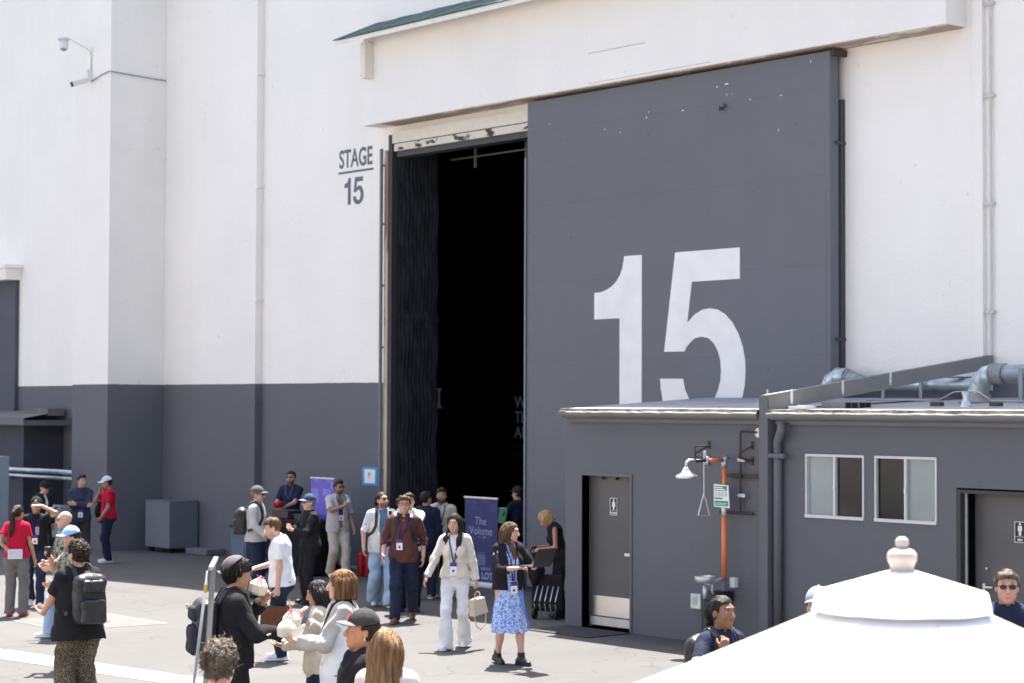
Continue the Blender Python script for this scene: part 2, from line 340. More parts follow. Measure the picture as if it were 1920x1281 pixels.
# --- header boards, inner track
mb = MB(); mb.box(-28.33, -18.6, 21.28, 21.39, 7.64, 7.84); sb(mb, 'header_board', peeling('cream board', (.76, .70, .59), (.3, .24, .18), .70, (1, 1, 3)))
mb = MB(); mb.box(-28.30, -18.6, 21.30, 21.42, 7.50, 7.625); sb(mb, 'peeling_board', M_PEEL)
mb = MB(); mb.box(-28.3, -18.9, 21.36, 21.6, 7.40, 7.495); sb(mb, 'track_beam', mat('dark rail', (.06, .062, .068), .6))
mb = MB(); mb.tube([(-28.3, 22.6, 7.45), (-18.9, 22.6, 7.45)], .018)
for x in (-27.6, -26.2, -24.8): mb.box(x - .02, x + .02, 22.58, 22.62, 7.25, 7.6)
sb(mb, 'inner_track', mat('dull pipe', (.22, .21, .20), .5, .3))
# --- quilted blanket lining inside the jamb
mb = MB(); nx, nz = 66, 110; V = []; Fq = []
for j in range(nz + 1):
    for i in range(nx + 1):
        y = 21.44 + .86 * i / nx; z = 7.52 * j / nz
        band = z % 1.17
        x = -28.325 + .0025 * math.sin(i / nx * math.pi * 20) + .026 * math.sin(math.pi * min(1, max(0, band / 1.17))) + .004 * math.sin(j * .7 + i * .35) + .006 * random.random() - (.035 * abs(math.sin(z * 3.3)) * max(0, 1 - i / 14)) + .014 * math.sin(z * 5 + .5 * math.sin(i * .2))
        if abs(z - 4.55) < .09: x += .05
        V.append((x, y, z))
for j in range(nz):
    for i in range(nx): k = j * (nx + 1) + i; Fq.append((k, k + 1, k + nx + 2, k + nx + 1))
mb.add(V, Fq); sb(mb, 'sound_blanket', mat('black quilted cloth', (.019, .020, .025), .75, var=.4, scale=3, bump=.5, bscale=14, spec=.4), smooth=True, fix=False)
# --- canopy: fascia box, eave, green roof, corner bracket
mb = MB(); mb.box(-28.8, -15.98, 20.97, 21.397, 7.97, 9.62)
FAS = sb(mb, 'canopy_fascia', wall_paint('stucco cream', (.86, .825, .775), WHITE, -50))
mb = MB(); mb.box(-22.83, -21.58, 20.964, 20.9705, 8.478, 8.490); mb.box(-22.84, -20.2, 20.964, 20.9705, 8.01, 8.018)
sb(mb, 'patch_seam', mat('seam beige', (.5, .48, .45), .8), FAS)  # joint lines in a darker beige than the fascia
mb = MB(); mb.box(-28.3, -16.0, 21.0, 21.36, 7.955, 7.968); sb(mb, 'soffit_board', peeling('stained soffit', (.42, .33, .25), (.62, .57, .5), .55, (.6, 2, 2)), FAS)
mb = MB()
for i in range(60):   # ragged shingle edge along the eave
    x0 = -29.03 + i * .24; x1 = x0 + .236; e = random.uniform(-.006, .006)
    for k in range(3):
        t0, t1 = k / 3, (k + 1) / 3 + (.02 if k < 2 else 0)
        y0, y1 = 20.47 + t0 * .93, min(21.397, 20.47 + t1 * .93); z0, z1 = 9.47 + t0 * .42, 9.47 + t1 * .42; h = .018 + e - k * .002
        mb.add([(x0, y0, z0), (x1, y0, z0), (x1, y1, z1), (x0, y1, z1), (x0, y0, z0 + h), (x1, y0, z0 + h), (x1, y1, z1 + h), (x0, y1, z1 + h)], [(0, 1, 2, 3), (4, 7, 6, 5), (0, 4, 5, 1), (1, 5, 6, 2), (2, 6, 7, 3), (3, 7, 4, 0)])
sb(mb, 'canopy_roof', mat('green shingle', (.075, .125, .112), .9, var=.3, scale=12, bump=.3), fix=False)
mb = MB(); mb.add([(-29.0, 20.49, 9.38), (-14.7, 20.49, 9.38), (-14.7, 20.49, 9.465), (-29.0, 20.49, 9.465), (-29.0, 21.397, 9.79), (-14.7, 21.397, 9.79), (-14.7, 21.397, 9.87), (-29.0, 21.397, 9.87)], [(0, 1, 2, 3), (0, 4, 5, 1), (0, 3, 7, 4), (1, 5, 6, 2)])
sb(mb, 'eave_board', mat('cream eave paint', (.78, .74, .66), .7, var=.06), fix=False)
mb = MB(); mb.box(-28.62, -28.49, 20.78, 20.965, 8.78, 9.42, bev=.006)
sb(mb, 'corner_bracket', mat('cream eave paint', (.78, .74, .66), .7, var=.06))
# --- downpipe, cover strips, conduits on the wall
def two_tone_box(name, x0, x1, y0): 
    mb = MB(); mb.box(x0, x1, y0, 21.397, 0, 12); return sb(mb, name, M_WALL)
dp = two_tone_box('downpipe', -32.86, -32.66, 21.24)
for z in (1.0, 3.0, 5.0, 7.2, 9.4): sb(MB().box(-32.90, -32.62, 21.232, 21.395, z, z + .05), 'pipe_strap', M_WALL, dp)
mb = MB(); mb.box(-15.83, -15.68, 21.33, 21.397, 3.2, 10.4); sb(mb, 'cover_strip', M_WHITE)
mb = MB(); mb.tube([(-15.57, 21.36, 3.2), (-15.57, 21.36, 10.4)], .016, 8)
for z in (4.2, 5.6, 7.0, 8.2): mb.box(-15.66, -15.52, 21.34, 21.395, z, z + .04)
sb(mb, 'wall_conduit', mat('conduit white', (.55, .54, .52), .6))
# --- lettering STAGE / 15
wt = wall_text('stage_lettering', 'STAGE', .545, 0, 0, 0, M_PGREY, SB, bold=.012, xs=.54)
me = wt.data; xs_ = [v.co.x for v in me.vertices]; zs_ = [v.co.z for v in me.vertices]
for v in me.vertices:
    v.co.x = -30.11 + 25 + (v.co.x - min(xs_)) / (max(xs_) - min(xs_)) * 1.03; v.co.z = 7.345 + (v.co.z - min(zs_)) / (max(zs_) - min(zs_)) * .345; v.co.y = -.004 if v.co.y < 0 else -.001
mb = MB(); mb.box(-30.135, -29.045, 21.396, 21.399, 7.245, 7.285); sb(mb, 'lettering_underline', M_PGREY)
sb(digits(-29.955, 6.70, .455, 21.396, .003), 'stage_number', M_PGREY)

# --- far left of the same wall: second door under its own canopy
mb = MB(); mb.box(-56, -42.95, 21.3, 21.395, .05, 5.86); sb(mb, 'side_sliding_door', mat('charcoal door paint', (.075, .08, .098), .7, var=.08, scale=2))
mb = MB(); mb.box(-56, -42.85, 21.0, 21.397, 5.87, 6.14); mb.box(-56, -42.78, 20.95, 21.397, 6.141, 6.22); sb(mb, 'side_canopy', M_WHITE)

# ================================================================== LEFT SHED, CABINETS, PIPES, UNIT
US = empty('utility_shed', (-42, 20.4, 0), 'low dark grey shed with flat felt roof beside the white buttress', 'shed')
def loc(mb, o): p = o.location; mb.V = [tuple(Vector(v) - p) for v in mb.V]; return mb
loc(MB().box(-46, -40.7, 20.42, 21.39, 0, 2.5), US).build('wall', mat('shed charcoal', (.055, .06, .078), .8, var=.1, scale=2), US)
loc(MB().box(-46, -40.25, 20.2, 21.39, 2.505, 2.62).box(-46, -40.23, 20.17, 20.199, 2.53, 2.66), US).build('roof_edge', mat('shed trim', (.14, .14, .15), .6), US)
loc(MB().add([(-46, 20.18, 2.665), (-40.25, 20.18, 2.665), (-40.7, 21.39, 2.83), (-46, 21.39, 2.83)], [(0, 1, 2, 3)]).box(-41.6, -40.5, 20.9, 21.3, 2.72, 2.88), US).build('roof', mat('mineral felt', (.16, .155, .15), .9, var=.15, scale=4), US)
o = MB(); o.tube([(-46, 20.3, 1.53), (-37.875, 20.3, 1.53)], .05, 12).tube([(-46, 20.3, 1.40), (-37.875, 20.3, 1.40)], .04, 12)
root = empty('wall_pipes', (-40, 20.3, 0), 'pair of horizontal galvanised pipes running along the dark shed wall', 'pipes'); loc(o, root).build('pipe_run', M_GALV, root, smooth=True)
for x in (-41.2, -42.6): loc(MB().box(x, x + .04, 20.36, 20.418, 1.3, 1.62), root).build('pipe_support', M_TRIM, root)
root = empty('electrical_cabinet', (-38.2, 18.5, 0), 'tall pale blue grey electrical cabinet at the left edge of the yard', 'cabinet')
M_CAB = mat('blue grey enamel', (.26, .32, .35), .45, var=.06)
MB().box(-1.4, .1, 0, .3, .12, 1.9, bev=.015).build('body', M_CAB, root); MB().box(-1.35, .05, .03, .27, 0, .119).build('plinth', M_TRIM, root)
MB().box(-.25, -.02, -.03, -.001, 1.14, 1.44, bev=.008).build('control_panel', M_BLACK, root)
MB().lathe([(.02, 0), (.02, .012)], (0, 0, 0), 12).build('indicator_lamp', mat('amber lens', (.6, .2, .03), .3), root).matrix_local = Matrix.Translation((-.12, -.031, 1.36)) @ Matrix.Rotation(R(90), 4, 'X')
root = empty('meter_box', (-38.0, 19.75, 0), 'small pale blue grey box on legs below the two pipes', 'utility box')
MB().box(-.5, .28, 0, .28, .2, .86, bev=.015).build('body', M_CAB, root); MB().box(-.45, -.38, .02, .26, 0, .199).build('leg', M_TRIM, root); MB().box(.16, .23, .02, .26, 0, .199).build('leg', M_TRIM, root)
# big grey equipment box
root = empty('equipment_box', (-35.40, 21.42, 0), 'grey painted cube shaped equipment housing in the corner by the buttress', 'equipment box', rz=0)
M_EQ = mat('equipment grey', (.13, .138, .16), .6, var=.07, scale=2)
P0 = [Vector((-36.55, 21.12)), Vector((-35.52, 21.04)), Vector((-35.45, 21.98)), Vector((-36.5, 22.05))]
MB().box(-.45, .50, -.72, -.06, .10, 1.02, bev=.012).build('housing', M_EQ, root)
MB().box(-.455, .505, -.725, -.055, 1.022, 1.04).build('lid', M_EQ, root)
for (x, y) in ((-.4, -.66), (.33, -.66), (.33, -.2), (-.4, -.2)): MB().box(x, x + .09, y, y + .09, 0, .099).build('foot', M_DARK, root)
root = MB().box(-34.7, -33.9, 20.95, 21.38, 0, .12, bev=.02).build('concrete_step', mat('dark concrete', (.13, .135, .15), .9, var=.1)); tag(root, 'low concrete step at the foot of the grey wall beside the equipment box', 'step')
mb = MB(); mb.box(-30.6, -28.9, 21.05, 21.397, 0, .06); tag(mb.build('kerb_slab', mat('grey concrete', (.17, .17, .175), .85, var=.12)), 'thin concrete slab along the wall beneath the red cylinders', 'slab')

# ================================================================== CAMERAS ON THE BUTTRESS
M_CAMW = mat('camera white', (.74, .73, .71), .4, var=.04)
root = empty('security_camera', (-37.18, 20.1, 10.3), 'white dome security camera hanging from a gooseneck on the buttress', 'security camera'); root.scale = (.85, .85, .85)
MB().box(-.05, .05, -.02, .0, -.12, .12, bev=.01).build('wall_plate', M_CAMW, root)
MB().tube([(0, -.02, -.1), (0, -.05, .02), (0, -.12, .08), (0, -.62, .28), (0, -.72, .27)], .016, 10).build('gooseneck', M_CAMW, root, smooth=True)
MB().lathe([(.14, .22), (.14, .27), (.09, .29), (.03, .30)], (0, -.76, 0), 20).lathe([(.09, .0), (.11, .02), (.11, .22)], (0, -.76, 0), 20).build('housing', M_CAMW, root, smooth=True)
MB().lathe([(.03, -.045), (.06, -.03), (.08, -.005)], (0, -.76, 0), 20).build('dome_lens', mat('smoked dome', (.3, .31, .31), .2), root, smooth=True)
root = empty('security_camera', (-37.18, 20.1, 9.72), 'white bullet security camera below the gooseneck on the buttress', 'security camera')
MB().box(-.05, .05, -.12, .0, -.02, .22, bev=.01).build('junction_box', M_CAMW, root)
Mx = Matrix.Translation((0, -.15, -.02)) @ Matrix.Rotation(R(20), 4, 'X')
MB().box(-.055, .055, -.32, .02, -.055, .055, bev=.02, M=Mx).build('housing', M_CAMW, root); MB().box(-.05, .05, -.324, -.318, -.05, .05, M=Mx).build('lens', M_BLACK, root)
MB().tube([(0, 0, .6), (0, -.015, .02)], .012, 8).build('cable', mat('grey cable', (.3, .3, .31), .6), root)
root = empty('wall_cable', (-36.9, 20.08, 9.75), 'thin grey cable running from the cameras round the corner of the buttress', 'cable')
MB().tube([(-.25, 0, -.06), (.2, -.005, .03), (.48, -.005, .06), (.55, .0, .06), (.555, .3, .04), (.555, 1.0, .01), (.555, 1.3, 0)], .014, 8).build('cable_run', mat('grey cable', (.3, .3, .31), .6), root)

# ================================================================== RESTROOM ANNEX
AX = empty('restroom_annex', (-17, 18.27, 0), 'single storey dark grey restroom block with flat roof in front of the big door', 'building')
AY = 18.27
def ax(mb, name, m, parent=None, **k):
    mb.V = [tuple(Vector(v) - Vector((-17, 18.27, 0))) for v in mb.V]; return mb.build(name, m, parent or AX, **k)
HOLES = [(-20.0, -19.06, 0.0, 2.05), (-16.01, -15.12, 1.68, 2.41), (-14.95, -14.07, 1.68, 2.41), (-13.80, -12.55, 0.0, 2.09)]
mb = wall_holes(-20.34, -8.0, -.02, 2.86, AY, .22, HOLES)
mb.add([(-20.34, AY, -.02), (-20.34, 21.09, -.02), (-20.34, 21.09, 3.09), (-20.34, AY, 2.92), (-8, AY, -.02), (-8, 21.39, -.02), (-8, 21.39, 2.92), (-8, AY, 2.92)], [(0, 1, 2, 3), (4, 7, 6, 5)])
M_AX = wall_paint('annex stucco', (.130, .133, .147), (.130, .133, .147), 50)
ax(mb, 'wall', M_AX, fix=False)
ax(MB().add([(-20.3, AY + .9, 0), (-8.1, AY + .9, 0), (-8.1, AY + .9, 2.8), (-20.3, AY + .9, 2.8)], [(0, 1, 2, 3)]), 'inner_partition', mat('dim interior', (.09, .085, .08), .9), fix=False)
# roof: left bay and right bay either side of the pier
M_ROOF = mat('pale roof membrane', (.30, .31, .33), .85, var=.16, scale=1.6, bump=.1)
def roof_bay(x0, x1, xb0, xb1, zb):
    ax(MB().add([(x0, 18.10, 2.945), (x1, 18.10, 2.945), (xb1, 21.08, zb), (xb0, 21.08, zb), (x0, 18.1, 2.86), (xb0, 21.08, 2.86)], [(0, 1, 2, 3), (0, 3, 5, 4)]), 'roof', M_ROOF, fix=False)
roof_bay(-20.27, -16.63, -20.42, -15.9, 3.112); 
ax(MB().add([(-16.47, 18.10, 2.945), (-8, 18.10, 2.945), (-8, 21.39, 3.112), (-15.7, 21.39, 3.112)], [(0, 1, 2, 3)]), 'roof', M_ROOF, fix=False)
M_FLASH = peeling('white flashing', (.74, .73, .70), (.2, .19, .15), .60, (1, 1, 3))
M_MOSS = mat('mossy felt edge', (.20, .185, .13), .95, var=.6, scale=9, bump=.4, bscale=40)
M_GUT = mat('gutter grey', (.17, .168, .172), .5, var=.08, scale=2)
for (x0, x1) in ((-20.26, -16.632), (-16.468, -8)):
    n = int((x1 - x0) / .12); V = []; Fq = []
    for i in range(n + 1):     # ragged felt edge
        x = x0 + (x1 - x0) * i / n; j = random.uniform(-.008, .008)
        V += [(x, 18.085 + j, 2.915), (x, 18.09 + j, 2.952 + random.uniform(-.004, .006)), (x, 18.2, 2.954)]
    for i in range(n):
        k = i * 3; Fq += [(k, k + 3, k + 4, k + 1), (k + 1, k + 4, k + 5, k + 2)]
    ax(MB().add(V, Fq), 'felt_edge', M_MOSS, fix=False)
    V = []; Fq = []
    for i in range(n + 1):
        x = x0 + (x1 - x0) * i / n; j = random.uniform(-.004, .004)
        V += [(x, 18.055, 2.898 + j), (x, 18.055, 2.912 + j), (x, 18.1, 2.916 + j)]
    for i in range(n):
        k = i * 3; Fq += [(k, k + 3, k + 4, k + 1), (k + 1, k + 4, k + 5, k + 2)]
    ax(MB().add(V, Fq), 'drip_flashing', M_FLASH, fix=False)
    V = [(18.06, 2.897), (18.06, 2.88), (18.075, 2.855), (18.11, 2.83), (18.19, 2.822), (18.19, 2.897)]
    mb = MB(); mb.prism([(a, b) for a, b in V], lambda u, v, d: Vector((x0 + .01 + d, u, v)), x1 - x0 - .02)
    ax(mb, 'gutter', M_GUT)
    ax(MB().box(x0 + .02, x1, 18.205, 18.268, 2.77, 2.84), 'fascia_board', M_TRIM)
# pier, sloped fin wall, downpipe
ax(MB().box(-16.622, -16.478, 18.10, 18.268, 0, 3.12, bev=.006), 'pier', M_AX)
A0, A1 = Vector((-16.55, 18.13, 3.13)), Vector((-15.60, 21.36, 3.66)); dv = (A1 - A0).normalized(); sdv = Vector((dv.y, -dv.x, 0)).normalized() * .07
mb = MB(); V = []
for p, h in ((A0, .21), (A1, .17)): V += [p + sdv, p - sdv, p - sdv - Vector((0, 0, h)), p + sdv - Vector((0, 0, h))]
mb.add(V, [(0, 1, 2, 3), (4, 7, 6, 5), (0, 4, 5, 1), (1, 5, 6, 2), (2, 6, 7, 3), (3, 7, 4, 0)]); FIN = ax(mb, 'fin_beam', mat('fin taupe', (.20, .195, .185), .8, var=.1, scale=2))
for t in (.10, .32, .53):
    mb = MB()
    p = A0.lerp(A1, t) + sdv * 1.03; d = .05
    mb.prism([(-.014, .02), (.016, .02), (.02, -.1), (.012, -.17), (-.01, -.15), (-.02, -.1)], lambda u, v, dd: p + dv * u + Vector((0, 0, v)) + sdv.normalized() * dd * .1, .02)
    ax(mb, 'sealant_drip', M_FLASH, FIN)
mb = MB(); mb.tube([(-16.28, 18.13, 2.80), (-16.28, 18.13, 2.70), (-16.40, 18.19, 2.56), (-16.40, 18.20, 2.4), (-16.40, 18.2, .0)], .055, 12); ax(mb, 'downpipe', M_TRIM, smooth=True)
mb = MB(); mb.box(-16.475, -16.30, 18.13, 18.268, 2.36, 2.42); mb.tube([(-16.47, 18.12, 2.39), (-16.22, 18.12, 2.39)], .03, 8); ax(mb, 'pipe_strap', M_TRIM)
# women's door
mb = MB(); mb.box(-20.04, -20.0, 18.255, 18.40, 0, 2.09); mb.box(-19.06, -19.02, 18.255, 18.40, 0, 2.09); mb.box(-19.999, -19.061, 18.255, 18.40, 2.05, 2.09)
M_FRAME = mat('door frame grey', (.105, .105, .112), .45, var=.06); ax(mb, 'door_frame', M_FRAME)
ld = ax(MB().box(-19.985, -19.075, 18.41, 18.45, .03, 2.045), 'door', mat('door leaf grey', (.092, .090, .091), .45, var=.1, scale=1.5))
ax(MB().box(-19.93, -19.10, 18.404, 18.409, .165, .43), 'kick_plate', M_STEEL, ld); ax(MB().box(-19.97, -19.08, 18.395, 18.409, .035, .145), 'threshold_plate', M_ALU, ld)
ax(MB().box(-19.24, -19.09, 18.33, 18.36, .995, 1.035, bev=.006).box(-19.12, -19.09, 18.34, 18.409, .98, 1.05), 'lever_handle', M_ALU, ld)
ax(MB().box(-19.72, -19.70, 18.36, 18.409, 2.0, 2.03).box(-19.45, -19.43, 18.36, 18.409, 2.0, 2.03), 'closer_bracket', M_BLACK, ld)
ax(MB().lathe([(.02, 0), (.02, .01)], (0, 0, 0), 10), 'frame_bumper', M_ALU).matrix_local = Matrix.Translation((-2.04, -.02, 1.66)) @ Matrix.Rotation(R(90), 4, 'X')
def restroom_sign(x, z, y, word, woman, parent):
    wd, hg = .155, .245; pts = []
    s = ax(MB().box(x - wd / 2, x + wd / 2, y - .006, y, z - hg / 2, z + hg / 2, bev=.003), 'restroom_sign', mat('sign black', (.012, .013, .018), .4), parent)
    mb = MB(); e = .006; t = .007
    mb.box(x - wd / 2 + e, x + wd / 2 - e, y - .009, y - .0065, z + hg / 2 - e - t, z + hg / 2 - e).box(x - wd / 2 + e, x + wd / 2 - e, y - .009, y - .0065, z - hg / 2 + e, z - hg / 2 + e + t)
    mb.box(x - wd / 2 + e, x - wd / 2 + e + t, y - .009, y - .0065, z - hg / 2 + e + t, z + hg / 2 - e - t).box(x + wd / 2 - e - t, x + wd / 2 - e, y - .009, y - .0065, z - hg / 2 + e + t, z + hg / 2 - e - t)
    mb.box(x - wd / 2 + e + t, x + wd / 2 - e - t, y - .009, y - .0065, z - .052, z - .048)
    hd = [(x + .014 * math.cos(k * .5236), z + .088 + .014 * math.sin(k * .5236)) for k in range(12)]
    f = lambda u, v, d: Vector((u, y - .009 + d, v))
    mb.prism(hd, f, .0025)
    if woman: body = [(-.012, .07), (.012, .07), (.024, .055), (.030, .01), (.020, -.008), (.015, -.008), (.013, -.04), (-.013, -.04), (-.015, -.008), (-.020, -.008), (-.030, .01), (-.024, .055)]
    else: body = [(-.024, .07), (.024, .07), (.028, .06), (.028, .012), (.020, .012), (.018, .03), (.016, -.04), (.002, -.04), (0, .0), (-.002, -.04), (-.016, -.04), (-.018, .03), (-.020, .012), (-.028, .012), (-.028, .06)]
    mb.prism([(x + u, z + v) for u, v in body], f, .0025)
    ax(mb, 'pictogram', M_SIGNW, parent)
    me = text_mesh(word, .038, bold=.0012, depth=.002, align='CENTER', xs=.85)
    for v in me.vertices: v.co = Vector((x + 17 + v.co.x, y - 18.27 - .008 - v.co.z, z - .098 + v.co.y))
    link('sign_lettering', me, M_SIGNW, parent)
restroom_sign(-19.52, 1.64, 18.409, 'WOMEN', True, ld)
# men's door, deeper recess and wider opening
ax(MB().box(-13.79, -13.74, 18.262, 18.33, 0, 2.07).box(-13.739, -12.56, 18.262, 18.33, 2.03, 2.07), 'door_frame', mat('dark post', (.045, .044, .044), .6))
ax(MB().box(-13.735, -13.715, 18.34, 18.36, 0, 2.05), 'door_seal', mat('pale seal', (.5, .49, .47), .6))
ld = ax(MB().box(-13.70, -12.56, 18.48, 18.53, .02, 2.06), 'door', mat('door leaf dark', (.085, .085, .09), .4, var=.2, scale=1.2))
restroom_sign(-13.10, 1.62, 18.479, 'MEN', False, ld)
ax(MB().box(-13.55, -13.43, 18.41, 18.43, .98, 1.005, bev=.006).box(-13.56, -13.53, 18.42, 18.479, .95, 1.03), 'lever_handle', M_ALU, ld)
ax(MB().box(-13.55, -13.52, 18.45, 18.479, 1.18, 1.21, bev=.01), 'deadbolt', M_ALU, ld)
# sliding windows
M_FROST = mat('frosted glass', (.25, .285, .285), .25, var=.12, scale=1.2, spec=.5); M_GLD = mat('dark window glass', (.022, .019, .02), .12, var=.3, scale=1.5, spec=.22)
M_WFR = mat('white window frame', (.60, .60, .59), .5, var=.06)
for (x0, x1, lf) in ((-16.01, -15.12, True), (-14.95, -14.07, False)):
    z0, z1 = 1.68, 2.41; t = .017; xm = (x0 + x1) / 2
    mb = MB(); y0, y1 = AY - .015, AY + .06
    mb.box(x0 - .005, x1 + .005, y0, y1, z1 - t, z1 + .012).box(x0 - .005, x1 + .005, y0 - .01, y1, z0 - .02, z0 + t).box(x0 - .005, x0 + t, y0 + .002, y1, z0 + t, z1 - t).box(x1 - t, x1 + .005, y0 + .002, y1, z0 + t, z1 - t).box(xm - .016, xm + .016, y0 + .004, y1, z0 + t, z1 - t)
    fr = ax(mb, 'window', M_WFR)
    ax(MB().box(x0 + t, xm - .022, AY + .03, AY + .036, z0 + t, z1 - t), 'pane', M_FROST if lf else M_GLD, fr); ax(MB().box(xm + .022, x1 - t, AY + .03, AY + .036, z0 + t, z1 - t), 'pane', M_GLD if lf else M_FROST, fr)
    ax(MB().box(xm - .012, xm + .012, AY - .02, AY - .012, 2.0, 2.06), 'latch', M_ALU, fr)
# mat at the women's door
tag(MB().box(-20.18, -18.98, 17.42, 18.2, .0, .014, bev=.004).build('door_mat', mat('black rubber mat', (.03, .032, .037), .9, var=.15, bump=.3)), 'black rubber mat on the ground before the women\'s door', 'mat')

# ================================================================== ROOFTOP DUCTS
def ribbed_elbow(mb, pts, r):
    pts = [Vector(p) for p in pts]
    mb.tube(pts, r, 18)
    for p, q in zip(pts, pts[1:]):
        d = (q - p).normalized(); m0 = p - d * .012; mb.tube([m0, p + d * .012], r * 1.035, 18)
root = empty('roof_duct', (-17.65, 20.9, 3.09), 'galvanised round duct rising and bending along the roof behind the sloped fin', 'duct')
mb = MB(); ribbed_elbow(mb, [(-.36, .1, -.02), (-.36, .1, .12), (-.30, .1, .24), (-.18, .1, .31), (-.02, .1, .30)], .12); mb.build('elbow', M_GALV, root, smooth=True)
mb = MB(); ribbed_elbow(mb, [(-.01, .1, .298), (.08, .1, .27), (.17, .1, .24), (.27, .1, .21)], .105); mb.build('flexible_section', mat('dull duct', (.30, .31, .31), .6, .5, var=.25, scale=8), root, smooth=True)
MB().tube([(.27, .1, .20), (2.2, .1, .19)], .085, 20).build('straight_run', M_GALV, root, smooth=True)
for x in (.7, 1.32): MB().box(x, x + .05, -.06, -.03, -.02, .28).box(x, x + .05, -.03, .24, .281, .30).build('duct_support', mat('support steel', (.22, .25, .27), .5, .4), root)
root = empty('roof_duct', (-14.75, 20.1, 3.055), 'ribbed galvanised duct elbow turning down into the roof at the right edge', 'duct')
mb = MB(); ribbed_elbow(mb, [(-.10, 0, -.02), (-.10, 0, .12), (-.06, 0, .24), (.02, 0, .31), (.12, 0, .335)], .125); mb.build('elbow', M_GALV, root, smooth=True)
mb = MB(); ribbed_elbow(mb, [(.12, 0, .335), (.17, 0, .338), (.22, 0, .338), (.30, 0, .338)], .128); mb.build('flexible_section', mat('dull duct', (.30, .31, .31), .6, .5), root, smooth=True)
MB().lathe([(.24, 0), (.24, .02), (.17, .04), (.14, .12)], (-.10, 0, -.015), 24).build('roof_collar', mat('dull lead', (.3, .29, .28), .7, .3), root, smooth=True)
MB().tube([(.3, 0, .338), (4.2, 0, .338)], .115, 20).build('straight_run', M_GALV, root, smooth=True)
for x in (.62, 2.4): MB().box(x, x + .06, -.2, -.165, -.01, .40, bev=.01).build('duct_support', mat('support steel', (.22, .25, .27), .5, .4), root)
root = empty('roof_vent', (-15.8, 18.75, 2.962), 'low taupe sheet metal vent box with two dark openings on the roof', 'vent')
MB().box(-.28, .30, -.12, .12, .0, .085).build('housing', mat('fin taupe', (.20, .195, .185), .8), root); MB().box(.301, .304, -.10, -.005, .01, .075).box(.301, .304, .005, .10, .01, .075).build('opening', M_DARK, root)
MB().box(.10, .19, -.124, -.121, .008, .078).box(.2, .29, -.124, -.121, .008, .078).build('front_opening', M_DARK, root)
tag(MB().box(-16.32, -16.05, 18.3, 18.5, 2.958, 2.995, bev=.006).box(-16.2, -16.06, 18.32, 18.48, 2.996, 3.01).build('roof_hatch', mat('pale hatch', (.5, .51, .53), .6)), 'small flat pale metal hatch on the roof beside the pier', 'hatch')
root = empty('roof_conduit', (-14.5, 19.0, 2.97), 'thin pale conduit looping over a cast fitting along the flat roof', 'conduit')
MB().tube([(-1.2, 0, .10), (-.10, 0, .10), (.10, 0, .19), (.16, 0, .20), (.42, 0, .20), (.48, 0, .19), (.66, 0, .09), (2.0, 0, .09)], .008, 8).build('pipe_run', mat('dull conduit', (.30, .32, .33), .5, .4), root, smooth=True)
MB().lathe([(.09, 0), (.06, .05), (.035, .12), (.05, .17), (.05, .2)], (.29, 0, 0), 14).build('fitting', M_GALV, root, smooth=True)
for (x0, x1, zz) in ((-.2, -.05, .08), (.64, .78, .075)): MB().box(x0, x1, -.04, .04, .03, zz, bev=.008).build('block_support', mat('dark post', (.045, .044, .044), .6), root)
tag(MB().tube([(-16.66, 18.3, 2.95), (-16.66, 18.3, 3.2)], .012, 8).build('vent_pipe', M_GALV), 'slim upright vent pipe on the roof just left of the pier', 'pipe')

# ================================================================== EMERGENCY SHOWER
ES = empty('emergency_shower', (-17.22, 18.12, 0), 'orange emergency shower and eyewash standpipe with green sign on the grey wall', 'shower')
M_OR = mat('orange pipe paint', (.72, .20, .065), .45, var=.08, scale=3)
MB().tube([(0, 0, .86), (0, 0, 1.62)], .034, 14).build('lower_pipe', M_OR, ES, smooth=True); MB().tube([(0, 0, 1.78), (0, 0, 2.24)], .027, 14).build('upper_pipe', M_OR, ES, smooth=True)
MB().tube([(0, 0, 1.615), (0, 0, 1.785)], .035, 14).build('coupling', M_ALU, ES, smooth=True); MB().tube([(0, 0, 2.23), (0, 0, 2.33)], .040, 12).tube([(0, -.02, 2.30), (0, .06, 2.36)], .035, 10).build('pipe_tee', M_GALV, ES, smooth=True)
MB().tube([(0, -.03, 2.32), (0, -.30, 2.32)], .026, 12).build('arm_pipe', M_OR, ES, smooth=True); MB().tube([(0, -.30, 2.32), (0, -.54, 2.32)], .020, 12).build('arm_extension', M_BLACK, ES, smooth=True)
MB().tube([(0, -.53, 2.32), (0, -.62, 2.32), (0, -.655, 2.305), (0, -.665, 2.28), (0, -.665, 2.23)], .024, 12).build('elbow', M_GALV, ES, smooth=True)
MB().lathe([(.028, .14), (.045, .115), (.07, .065), (.135, .032), (.14, .0), (.13, -.005)], (0, -.665, 2.11), 24).build('shower_head', mat('polished steel', (.75, .75, .75), .25, .85, var=.05), ES, smooth=True)
MB().tube([(0, -.31, 2.37), (0, -.31, 2.27)], .03, 10).tube([(0, -.34, 2.34), (0, -.34, 2.44)], .018, 8).build('valve', M_ALU, ES, smooth=True)
MB().tube([(0, -.36, 2.43), (0, -.36, 1.91)], .007, 6).tube([(0, -.36, 1.92), (.0, -.46, 1.65), (0, -.26, 1.64), (0, -.36, 1.92)], .008, 6).build('pull_handle', mat('pale rod', (.6, .6, .58), .45, .3), ES)
MB().tube([(0, -.26, 2.5), (0, -.52, 2.5)], .008, 6).tube([(0, -.52, 2.5), (0, -.52, 2.3)], .008, 6).build('sign_bracket', M_BLACK, ES)
MB().box(-.06, .52, .10, .125, 2.10, 2.15).build('wall_strap', M_BLACK, ES)
